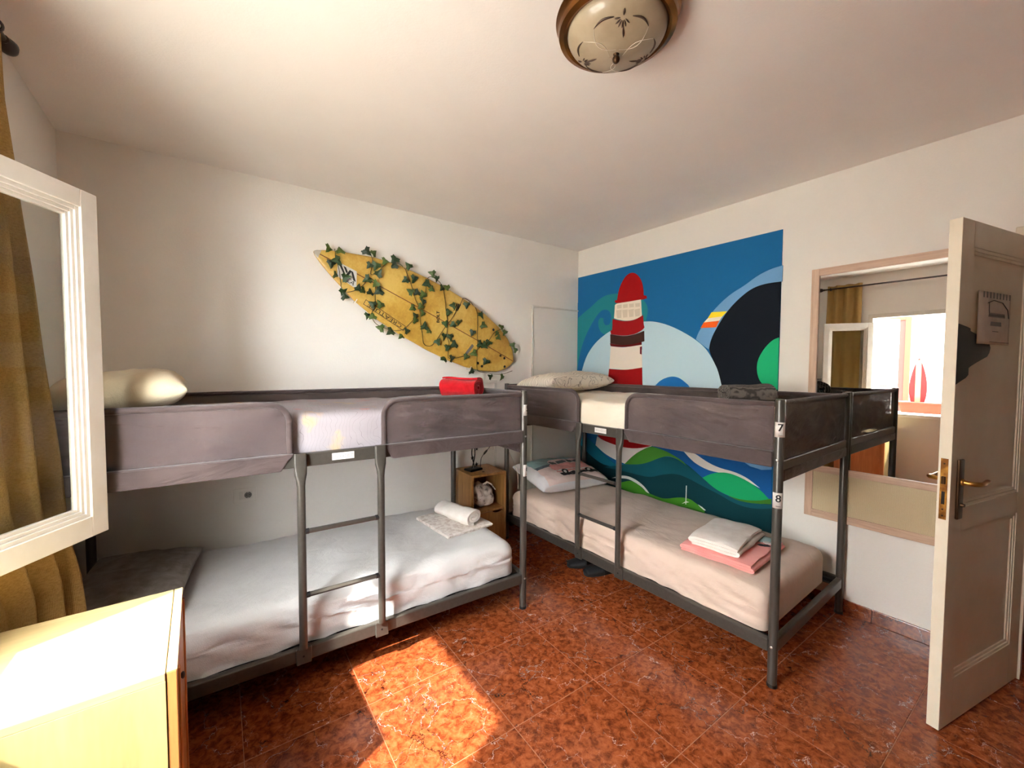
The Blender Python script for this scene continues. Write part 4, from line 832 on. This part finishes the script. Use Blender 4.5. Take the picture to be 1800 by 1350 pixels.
for k in range(3):
    c_ = Vector((1.036+k*.014, .150+k*.006)); sticker('lightning_mark', [tuple(c_+Vector(q)) for q in ((-.004, -.036), (.004, -.03), (.012, .03), (.002, .036))], 'ink', 0.0022)
for q in ((1.439, .154), (1.594, -.015), (1.643, -.017), (1.41, -.167), (1.458, -.173), (1.679, -.08)):
    MB().lathe([(0.011, 0), (0.011, 0.003), (0.007, 0.004)], 14, Matrix.Translation(sbp(q[0], q[1], -0.001)) @ Matrix.Rotation(R_(90), 4, 'X')).build('fin_plug', 'black_plastic', sbd, smooth=40)
c_ = Vector((1.288, -.100)); a_ = Vector((-.30, -.95)); b_2 = Vector((.95, -.30))
sticker('size_label', [tuple(c_+a_*x+b_2*y) for x, y in ((-.05, -.012), (.05, -.012), (.05, .012), (-.05, .012))], 'sticker_grey', 0.002)
# hooks that hold it
for x in (0.35, 1.35): MB().tube([(x, 0.006, -hw(x)+0.03), (x, -0.03, -hw(x)-0.012), (x, -0.075, -hw(x)-0.006), (x, -0.085, -hw(x)+0.012)], 0.003, 8).build('hook', 'white_plastic', sbd, smooth=50)

iv = thing('ivy_garland', 'artificial green ivy garland wound around the yellow surfboard', 'garland', SBM)
def vy(x, z): return sbp(x, z, 0.009).y if abs(z) < hw(x)*0.98 and 0 < x < SBL else -0.045
def smoothpath(pts, n=4):
    out = []
    for i in range(len(pts)-1):
        p0, p1, p2, p3 = (Vector(pts[max(0, min(len(pts)-1, i+k))]) for k in (-1, 0, 1, 2))
        for k in range(n):
            t_ = k/n; out.append(0.5*((2*p1)+(-p0+p2)*t_+(2*p0-5*p1+4*p2-p3)*t_*t_+(-p0+3*p1-3*p2+p3)*t_**3))
    return out+[Vector(pts[-1])]
for v_ in VINES:
    pp = smoothpath(v_); MB().tube([(p.x, vy(p.x, p.y)-0.004*math.sin(i*0.9), p.y) for i, p in enumerate(pp)], 0.0024, 5).build('vine', 'ivy_vine', iv, smooth=60)
def leaf_mesh(seed):
    rnd = random.Random(seed)
    ol = [(0, 0), (.10, -.06), (.30, -.10), (.52, -.16), (.46, .02), (.62, .20), (.40, .34), (.30, .42), (.22, .62), (0, 1.0)]
    ol = ol+[(-a, b) for a, b in reversed(ol[1:-1])]
    vs_ = [Vector((0, 0.28, 0.10))]+[Vector((a*(1+0.12*rnd.uniform(-1, 1)), b, 0.02*math.sin(9*a)-0.26*a*a-0.10*b*b)) for a, b in ol]
    n = len(ol); return MB().add(vs_, [(0, 1+i, 1+(i+1) % n) for i in range(n)]).mesh('leaf', 'ivy_leaf')
LM = [leaf_mesh(k) for k in range(5)]
rnd = random.Random(5)
for k, (x, z) in enumerate(LEAVES):
    sc_ = rnd.uniform(0.046, 0.062); ang = rnd.uniform(0, 2*math.pi) if k % 3 else R_(180)+rnd.uniform(-.7, .7)
    o = link('leaf', LM[k % 5], iv); 
    m3 = Matrix.Rotation(R_(90)+rnd.uniform(-.5, .5), 4, 'X'); m3 = Matrix.Rotation(rnd.uniform(-.5, .5), 4, 'Z') @ Matrix.Rotation(ang, 4, 'Y') @ m3
    d_ = (m3 @ Vector((0, 0.35*sc_, 0)))
    o.matrix_basis = Matrix.Translation(Vector((x, vy(x, z)-0.010-0.006*(k % 3), z))-d_) @ m3 @ Matrix.Scale(sc_, 4)

# ------------------------------------------------------------------ wall mirror with woven lower panel
MY0, MY1, MZ0, MZ1 = 0.15, 0.912, 0.533, 2.040
mi = thing('wall_mirror', 'large wall mirror in a pale ash frame with a woven lower panel', 'mirror', TR(WX, 0.53, MZ0))
def mbx(nm, y0, y1, z0, z1, x0, x1, mat, bev=0.002): return MB().box(x0, x1, y0-0.53, y1-0.53, z0-MZ0, z1-MZ0).build(nm, mat, mi, bevel=bev)
FWD = 0.040
mbx('back_board', MY0+0.01, MY1-0.01, MZ0+0.01, MZ1-0.01, -0.012, 0, 'ash_frame', 0)
mbx('frame_stile', MY1-FWD, MY1, MZ0, MZ1, -0.028, 0, 'ash_frame'); mbx('frame_stile', MY0, MY0+FWD, MZ0, MZ1, -0.028, 0, 'ash_frame')
mbx('frame_rail', MY0+FWD, MY1-FWD, MZ1-0.042, MZ1, -0.028, 0, 'ash_rail'); mbx('frame_rail', MY0+FWD, MY1-FWD, MZ0, MZ0+0.044, -0.028, 0, 'ash_rail'); mbx('frame_rail', MY0+FWD, MY1-FWD, 0.812, 0.85, -0.028, 0, 'ash_rail')
mbx('woven_panel', MY0+FWD, MY1-FWD, MZ0+0.044, 0.812, -0.020, -0.012, 'woven_cane', 0)
mbx('mirror_glass', MY0+FWD, MY1-FWD, 0.85, MZ1-0.042, -0.018, -0.012, 'mirror_silver', 0)

# ------------------------------------------------------------------ open door leaf
DA = R_(180-12.579)
dr = structure(bpy.data.objects.new('door_1', None)); COL.objects.link(dr); dr.matrix_world = TR(2.480, 0.048, 0.008, DA)   # local x from hinge to lock edge; -y... local y
DWD, DH, DT = 0.718, 2.006, 0.038
# local +y after the half turn points to -y world: visible face at local y=0, leaf goes to -DT
def db(nm, x0, x1, z0, z1, y0, y1, mat='door_paint', bev=0.0015, par=dr): return MB().box(x0, x1, y0, y1, z0, z1).build(nm, mat, par, bevel=bev)
SX = 0.098; panels = ((0.186, 0.790), (0.885, 1.905))
db('stile', 0, SX, 0, DH, -DT, 0); db('stile', DWD-SX, DWD, 0, DH, -DT, 0)
for z0, z1 in ((0, panels[0][0]), (panels[0][1], panels[1][0]), (panels[1][1], DH)): db('rail', SX, DWD-SX, z0, z1, -DT, 0)
for z0, z1 in panels:
    pn = db('panel', SX-0.004, DWD-SX+0.004, z0-0.004, z1+0.004, -DT+0.012, -0.012, bev=0)
    for d0, d1, y_ in ((0, 0.012, -0.003), (0.012, 0.024, -0.007)):
        for sd_ in (0, 1):
            ya, yb = (y_-0.008, y_) if sd_ == 0 else (-DT-y_, -DT-y_+0.008)
            mb = MB(); X0, X1 = SX+d0, DWD-SX-d0
            mb.box(X0, X0+d1-d0, ya, yb, z0+d0, z1-d0).box(X1-(d1-d0), X1, ya, yb, z0+d0, z1-d0).box(X0+d1-d0, X1-d1+d0, ya, yb, z0+d0, z0+d1).box(X0+d1-d0, X1-d1+d0, ya, yb, z1-d1, z1-d0)
            mb.build('moulding', 'door_paint', pn, bevel=0.001)
lk = db('lock_plate', DWD, DWD+0.002, 0.845, 1.085, -DT+0.008, -0.008, 'worn_brass', 0.0005)
db('latch', DWD+0.002, DWD+0.009, 0.985, 1.015, -DT+0.013, -0.013, 'dark_bronze', 0.002, lk); db('bolt_slot', DWD+0.002, DWD+0.0026, 0.905, 0.955, -DT+0.014, -0.014, 'void', 0, lk)
for zz in (0.86, 1.065, 0.885): MB().lathe([(0.0035, 0), (0.0035, 0.001), (0.002, 0.002)], 10, TR(DWD+0.002, -DT/2, zz, 0, 0, R_(90))).build('screw', 'dark_bronze', lk)
for sg, y_ in ((1, 0.0), (-1, -DT)):
    hp = MB().rbox((0.02, 0.005, 0.118), 0.004, (2, 1, 6), None, (DWD-0.062, y_+sg*0.005, 0.963)).build('handle_plate', 'dark_bronze' if sg > 0 else 'brass', dr, smooth=50)
    xk = DWD-0.062; zk = 0.992
    MB().tube([(xk, y_+sg*0.008, zk), (xk, y_+sg*0.022, zk), (xk, y_+sg*0.045, zk), (xk-0.010, y_+sg*0.052, zk), (xk-0.045, y_+sg*0.054, zk-0.003), (xk-0.085, y_+sg*0.052, zk+0.003), (xk-0.115, y_+sg*0.046, zk+0.000), (xk-0.125, y_+sg*0.044, zk-0.006)], [0.011, 0.009, 0.009, 0.009, 0.0085, 0.0085, 0.007, 0.003], 12).build('lever', 'brass', hp, smooth=50)
    MB().lathe([(0.013, 0), (0.013, 0.006), (0.010, 0.009)], 16, TR(xk, y_+sg*0.009, zk, 0, R_(-90)*sg)).build('rosette', 'brass', hp, smooth=40)
    MB().lathe([(0.008, 0), (0.008, 0.004), (0.006, 0.012)], 14, TR(xk, y_+sg*0.009, 0.902, 0, R_(-90)*sg)).build('key_knob', 'dark_bronze', hp, smooth=40)
# black painted shape on the leaf
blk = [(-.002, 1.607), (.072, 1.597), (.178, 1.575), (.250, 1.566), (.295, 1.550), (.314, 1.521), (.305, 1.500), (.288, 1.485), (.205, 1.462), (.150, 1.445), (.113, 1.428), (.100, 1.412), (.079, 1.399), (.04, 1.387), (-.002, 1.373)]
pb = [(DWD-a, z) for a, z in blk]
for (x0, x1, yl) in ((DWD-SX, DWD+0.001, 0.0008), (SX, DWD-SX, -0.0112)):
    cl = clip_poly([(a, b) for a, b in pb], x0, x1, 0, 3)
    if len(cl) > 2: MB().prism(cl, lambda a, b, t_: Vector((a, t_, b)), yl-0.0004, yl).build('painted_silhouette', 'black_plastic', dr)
no = thing('paper_notice', 'crumpled paper notice with faint hand lettering pinned on the open door', 'paper', dr.matrix_world @ TR(DWD-0.318, -0.0105, 1.535))
MB().grid(lambda u, v: Vector((-0.145+0.29*u, 0.002+0.004*nz(u*4, v*4, 2)*math.sin(math.pi*u)+0.002, 0.212*v)), 20, 14).build('sheet', 'paper', no, smooth=60, solid=0.0006)
py = 0.0105
def stroke(pts, r=0.0016, nm='pen_stroke', mat='ink'): return MB().tube([(a, py, b) for a, b in pts], r, 5).build(nm, mat, no)
stroke([(.08, .165), (.03, .178), (-.05, .172), (-.10, .145), (-.112, .11)]); stroke([(.07, .166), (.068, .14), (.064, .12)], 0.001)
for zc, x0_, x1_ in ((.118, -.075, .07), (.083, -.045, .05)):
    pts = [(x0_+(x1_-x0_)*k/28, zc+0.008*(1 if k % 2 else -1)) for k in range(29)]; stroke(pts, 0.0010, 'lettering', 'sticker_grey')
stroke([(-.02, .052), (.03, .053)], 0.0012); stroke([(-.145+.02, .008), (.05, .010)], 0.001)
for k in range(9): MB().grid(lambda u, v: Vector((-0.118+k*0.029+0.012*u, py+0.0004, 0.185+0.024*v)), 1, 1).build('fringe_stripe', 'sticker_grey', no, solid=0.0004)

# ------------------------------------------------------------------ ceiling light
clm = thing('ceiling_light', 'round ceiling light with bronze rim and frosted glass bowl', 'ceiling light', TR(0.585, 0.868, H))
MB().lathe([(0.15, 0), (0.196, -0.001), (0.199, -0.010), (0.190, -0.018), (0.186, -0.026), (0.192, -0.036), (0.188, -0.050), (0.172, -0.056), (0.162, -0.052), (0.158, -0.040), (0.15, -0.02)], 128).build('rim', 'lamp_bronze', clm, smooth=35)
bowl = [(0.160*math.cos(R_(q)), -0.046-0.072*math.sin(R_(q))) for q in range(0, 91, 6)]; bowl[-1] = (0.004, bowl[-1][1])
MB().lathe([(0.150, -0.03)]+bowl, 64).build('glass_bowl', 'frosted_glass', clm, smooth=60)
MB().lathe([(0.004, -0.112), (0.010, -0.118), (0.005, -0.123), (0.011, -0.128), (0.0125, -0.135), (0.010, -0.142), (0.003, -0.147)], 24).build('finial', 'dark_bronze', clm, smooth=50)
def on_bowl(x, y, lift=0.0012):
    r = math.hypot(x, y); return Vector((x, y, -0.046-0.072*math.sqrt(max(0, 1-(r/0.160)**2))-lift))
def etch(x0, y0, x1, y1, r, bend=0.0, mat='etch_dark', nm='etched_petal'):
    pts = []; rs = []
    for k in range(9):
        s_ = k/8; px, py_ = x0+(x1-x0)*s_-(y1-y0)*bend*math.sin(math.pi*s_), y0+(y1-y0)*s_+(x1-x0)*bend*math.sin(math.pi*s_)
        pts.append(on_bowl(px, py_)); rs.append(max(0.0003, r*math.sin(math.pi*(0.1+0.85*s_))))
    return MB().tube(pts, rs, 6).build(nm, mat, clm, smooth=60)
def petals(th):
    c0, s0 = math.cos(th), math.sin(th); T = lambda a, b: (a*c0-b*s0, a*s0+b*c0)   # a outward, b tangential
    for da in range(-80, 81, 27):
        a, b = T(0.120-0.008*math.cos(R_(da)), 0.009*math.sin(R_(da))); c2, d2 = T(0.120-0.028*math.cos(R_(da)), 0.026*math.sin(R_(da))); etch(a, b, c2, d2, 0.0024)
    a, b = T(0.124, 0); c2, d2 = T(0.138, 0); etch(a, b, c2, d2, 0.0032)
    a, b = T(0.098, 0.004); c2, d2 = T(0.064, 0.010); etch(a, b, c2, d2, 0.0030)
    for sg in (-1, 1):
        a, b = T(0.120, sg*0.028); c2, d2 = T(0.082, sg*0.084); etch(a, b, c2, d2, 0.0034, -sg*0.14)
        a, b = T(0.080, sg*0.084); c2, d2 = T(0.022, sg*0.004); etch(a, b, c2, d2, 0.0010, -sg*0.30, 'etch_pale')
for k in range(3): petals(R_(-10+120*k))

# ------------------------------------------------------------------ curtain, rod
CE = [(2.47, -1.018), (2.251, -1.012), (2.067, -.997), (1.736, -.971), (1.52, -.955), (1.334, -.942), (1.106, -.926), (.891, -.912), (.746, -.888), (.626, -.882), (.05, -.875)]
def ce(z):
    for (a, p), (b, q) in zip(CE, CE[1:]):
        if a >= z >= b: return p+(q-p)*(a-z)/(a-b)
    return CE[0][1] if z > CE[0][0] else CE[-1][1]
def curt(u, v):
    z = 0.045+(2.492-0.045)*v; s_ = max(0, min(1, (z-0.72)/0.3)); ya = 1.685+(1.545-1.685)*s_; y = ya+(1.888-ya)*u
    xe = ce(z); xh = -1.055+0.02*(1-s_)
    x = xh+(xe-xh)*u; amp = (0.010+0.016*u)*(1 if z < 2.1 else 0.9+1.0*min(1, (z-2.1)/0.2)) if z < 2.1 else 0.03
    ph = u*2*math.pi*3.2+0.5*nz(z*1.3, 0, 1)
    x += amp*(math.sin(ph)-math.sin(2*math.pi*3.2)*u)+0.006*nz(u*6, z*3, 4)
    if z > 2.1: x = max(-1.085, x)
    return Vector((x+1.0, y-1.72, z))
ct_ = MB().grid(curt, 70, 60).build('curtain', 'curtain_weave', None, smooth=80, solid=0.004, mw=TR(-1.0, 1.72, 0))
tag(ct_, 'mustard woven curtain hanging behind the open casement', 'curtain')
rod = thing('curtain_rod', 'dark iron curtain rod with a bulb finial above the window', 'curtain rod', TR(-1.02, 1.2, 2.452))
MB().tube([(0, -1.2, 0), (0, 0.725, 0)], 0.0095, 12).build('rod', 'rod_iron', rod, smooth=50)
MB().lathe([(0.010, 0), (0.014, 0.004), (0.010, 0.012), (0.020, 0.026), (0.025, 0.044), (0.020, 0.062), (0.008, 0.074), (0.003, 0.080)], 20, TR(0, 0.722, 0, 0, R_(-90))).build('finial', 'rod_iron', rod, smooth=50)
for y_ in (0.66, -0.42):
    MB().tube([(-0.09, y_, 0.0), (-0.03, y_, -0.012), (0, y_, -0.012)], 0.006, 8).build('bracket', 'rod_iron', rod, smooth=50); MB().tube([(0.018*math.cos(k*math.pi/8), y_, 0.018*math.sin(k*math.pi/8)) for k in range(16)], 0.004, 6, closed=True).build('ring', 'rod_iron', rod, smooth=50)

# ------------------------------------------------------------------ low birch cabinet under the window
CX0, CX1, CY0, CY1, CZ = -1.012, -0.604, 1.178, 1.642, 0.712
cab = thing('small_cabinet', 'low pale birch cabinet with orange wood front beside the casement window', 'cabinet', TR((CX0+CX1)/2, (CY0+CY1)/2, 0, R_(1.0)))
hx, hy = (CX1-CX0)/2, (CY1-CY0)/2
MB().box(-hx, hx-0.0255, -hy, -hy+0.018, 0.0, CZ-0.020).build('side_panel', 'birch_side', cab, bevel=0.001); MB().box(-hx, hx-0.030, hy-0.018, hy, 0.0, CZ-0.020).build('side_panel', 'birch_side', cab, bevel=0.001)
MB().box(-hx, hx-0.026, -hy, hy, CZ-0.020, CZ).build('top', 'birch_wood', cab, bevel=0.0015)
MB().box(-hx, -hx+0.006, -hy+0.018, hy-0.018, 0.04, CZ-0.02).build('back_panel', 'birch_side', cab); MB().box(-hx+0.006, hx-0.032, -hy+0.018, hy-0.018, 0.05, 0.068).build('bottom', 'birch_side', cab)
dd = MB().box(hx-0.024, hx-0.004, -hy+0.002, hy-0.002, 0.03, CZ-0.002).build('door', 'alder_front', cab, bevel=0.002)
MB().box(hx-0.024, hx-0.004, -hy+0.002, hy-0.002, CZ-0.002, CZ+0.0005).build('edge_band', 'birch_wood', dd)
for y_ in (-hy+0.035, hy-0.05): MB().box(hx-0.005, hx+0.001, y_, y_+0.018, 0.05, CZ-0.02).build('edge_strip', 'alder_front', dd, bevel=0.002)
MB().lathe([(0.007, 0), (0.005, 0.004), (0.009, 0.008), (0.008, 0.011), (0.003, 0.013)], 16, TR(hx-0.004, -hy+0.06, CZ-0.055, 0, 0, R_(90))).build('knob', 'rod_iron', dd, smooth=50)

# ------------------------------------------------------------------ wall socket
so = thing('wall_socket', 'white wall socket with a blank plate beside bunk 6', 'socket', TR(-0.362, WY, 0.648))
MB().box(-0.060, 0.060, -0.006, 0, -0.044, 0.044).build('cover_plate', 'wall_paint', so, bevel=0.004); MB().box(-0.032, -0.012, -0.009, -0.005, -0.024, 0.024).build('blank_insert', 'white_plastic', so, bevel=0.002)
si = MB().box(-0.010, 0.038, -0.009, -0.005, -0.024, 0.024).build('socket_insert', 'white_plastic', so, bevel=0.002)
MB().lathe([(0.0195, 0), (0.0195, 0.0012), (0.018, 0.0014)], 28, TR(0.014, -0.009, 0, 0, R_(90))).build('socket_well', 'sticker_grey', si, smooth=40)
for x_ in (0.0055, 0.0225): MB().lathe([(0.0028, 0), (0.0028, 0.001), (0.002, 0.0012)], 12, TR(x_, -0.0103, 0.001, 0, R_(90))).build('pin_hole', 'ink', si)
for z_ in (-0.017, 0.017): MB().box(0.010, 0.018, -0.0115, -0.0103, z_-0.002, z_+0.002).build('earth_clip', 'screw_metal', si)

# ------------------------------------------------------------------ nightstand, lamp, bag, cables
NM = TR(1.205, 2.722, 0, R_(-3))
ns = thing('nightstand', 'small oak-look nightstand with open cube between the two bunk beds', 'nightstand', NM)
NW, ND, NH = 0.152, 0.148, 0.622
def nb(nm, x0, x1, y0, y1, z0, z1, mat='oak_nightstand', bev=0.0012, par=ns): return MB().box(x0, x1, y0, y1, z0, z1).build(nm, mat, par, bevel=bev)
nb('side_panel', -NW, -NW+0.016, -ND, ND, 0, NH-0.016); nb('side_panel', NW-0.016, NW, -ND, ND, 0, NH-0.016); nb('top', -NW, NW, -ND, ND, NH-0.016, NH)
nb('shelf', -NW+0.016, NW-0.016, -ND+0.004, ND-0.006, 0.325, 0.341); nb('back_panel', -NW+0.016, NW-0.016, ND-0.006, ND, 0.02, NH-0.016); nb('bottom', -NW+0.016, NW-0.016, -ND+0.02, ND-0.006, 0.03, 0.046)
door = [(-NW+0.018, 0.03), (NW-0.018, 0.03), (NW-0.018, 0.321), (NW-0.03, 0.321)]+[(NW-0.075+0.045*math.cos(R_(q)), 0.321+0.018*math.sin(R_(q))) for q in range(0, -181, -20)]+[(-NW+0.018, 0.321)]
MB().prism(door, lambda a, b, t_: Vector((a, t_, b)), -ND, -ND+0.015).build('door', 'oak_nightstand', ns)
MB().lathe([(0.010, 0), (0.010, 0.001), (0.008, 0.0015)], 18, NM.inverted() @ Matrix.Translation((1.187, 2.645, NH))).build('cable_plug', 'void', ns)
lamp = thing('table_lamp', 'black metal table lamp with twisted stem and stars on the nightstand', 'lamp', NM @ TR(-0.055, 0.01, NH+0.0005, R_(12)))
MB().rbox((0.062, 0.045, 0.009), 0.008, (6, 5, 1), None, (0, 0, 0.009)).build('base', 'black_metal', lamp, smooth=60)
for ph in (0, math.pi): MB().tube([(0.012*math.cos(ph+z_*20), 0.012*math.sin(ph+z_*20), 0.016+z_) for z_ in [k*0.012 for k in range(21)]], 0.0042, 6).build('stem', 'black_metal', lamp, smooth=60)
def star(r): return [(r*(1 if k % 2 == 0 else 0.42)*math.sin(k*math.pi/5), r*(1 if k % 2 == 0 else 0.42)*math.cos(k*math.pi/5)) for k in range(10)]
for x_, z_ in ((-0.022, 0.105), (0.020, 0.045), (0.022, 0.17)): MB().prism(star(0.018), lambda a, b, t_: Vector((x_+a, -0.014+t_, z_+b)), -0.002, 0.002).build('star', 'black_metal', lamp)
MB().lathe([(0.085, 0.255), (0.082, 0.257), (0.055, 0.372), (0.052, 0.372), (0.079, 0.262), (0.0825, 0.2545)], 32).build('lamp_shade', 'sheet_cream', lamp, smooth=40)
cb1 = thing('lamp_cable', 'black lamp cable with an inline switch running from the nightstand', 'cable', TR(1.16, 2.66, NH))
pc = smoothpath([(0.062, 0.085, 0.004), (0.085, 0.12, 0.02), (0.12, 0.16, 0.07), (0.20, 0.20, 0.115), (0.26, 0.24, 0.15), (0.275, 0.245, 0.26), (0.27, 0.245, 0.40)], 6)
MB().tube(pc, 0.0028, 6).build('cord', 'black_plastic', cb1, smooth=60); MB().tube([(0.150, 0.176, 0.088), (0.165, 0.184, 0.097), (0.190, 0.196, 0.110), (0.205, 0.203, 0.118)], [0.004, 0.0085, 0.0085, 0.004], 10).build('switch', 'black_plastic', cb1, smooth=60)
MB().tube([(0.255, 0.262, 0.40), (0.285, 0.262, 0.40)], 0.014, 10).build('plug', 'black_plastic', cb1, smooth=50)
cb2 = MB().tube(smoothpath([(0, 0, 0), (0.015, -0.05, -0.08), (0.05, -0.16, -0.24), (0.075, -0.22, -0.36), (0.085, -0.25, -0.44), (0.085, -0.25, -0.55)], 6), 0.0030, 6).build('white_cable', 'white_cable', None, smooth=60, mw=TR(1.445, 2.90, 0.98))
tag(cb2, 'thin white cable drooping from the duct behind the nightstand', 'cable')
bag = thing('storage_bag', 'crumpled printed plastic bag stuffed inside the nightstand cube', 'bag', NM @ TR(0.0, -0.02, 0.3415))
def bagd(p, n_): k = 1+0.26*nz(p.x*13, p.y*13, p.z*13)+0.13*nz(p.x*30, p.y*30, p.z*30); return Vector((p.x*k, p.y*k, (p.z+0.085)*k if p.z > -0.06 else (p.z+0.085)))
MB().rbox((0.098, 0.088, 0.085), 0.07, (10, 10, 8), bagd).build('bag_body', 'bag_print', bag, smooth=70)
MB().tube([(0.01, -0.02, 0.165), (0.03, -0.04, 0.19), (0.055, -0.06, 0.175), (0.085, -0.075, 0.13)], [0.012, 0.008, 0.006, 0.004], 8).build('bag_handle', 'bag_print', bag, smooth=60)

# ------------------------------------------------------------------ pair of black slippers under the mural bed
def slipper(label, M):
    s_ = thing('slipper', label, 'slipper', M, 'black slippers')
    ol = [(0.045*math.sin(R_(a)), 0.0) for a in (0,)]
    out_ = [(0.040, -0.10), (0.042, -0.03), (0.050, 0.05), (0.046, 0.10), (0.028, 0.132), (0.0, 0.140), (-0.028, 0.130), (-0.044, 0.09), (-0.046, 0.03), (-0.036, -0.04), (-0.034, -0.10), (-0.022, -0.128), (0.0, -0.135), (0.026, -0.128)]
    MB().prism(out_, lambda a, b, t_: Vector((a, b, t_)), 0.0, 0.022).build('sole', 'rubber', s_, bevel=0.004, smooth=50)
    def upf(u, v):
        y = 0.005+0.125*v; w_ = 0.050*(1-(max(0, (y-0.06))/0.09)**2*0.55); a = math.pi*u; return Vector((w_*math.cos(a), y, 0.014+(0.052-0.032*v)*math.sin(a)**0.7))
    MB().grid(upf, 16, 8).build('strap', 'rubber', s_, smooth=70, solid=0.004); return s_
slipper('black rubber slipper under bunk 8, nearer the back wall', TR(1.66, 2.00, 0.0, R_(62))); slipper('black rubber slipper under bunk 8, nearer the mirror', TR(1.675, 1.855, 0.0, R_(70)))
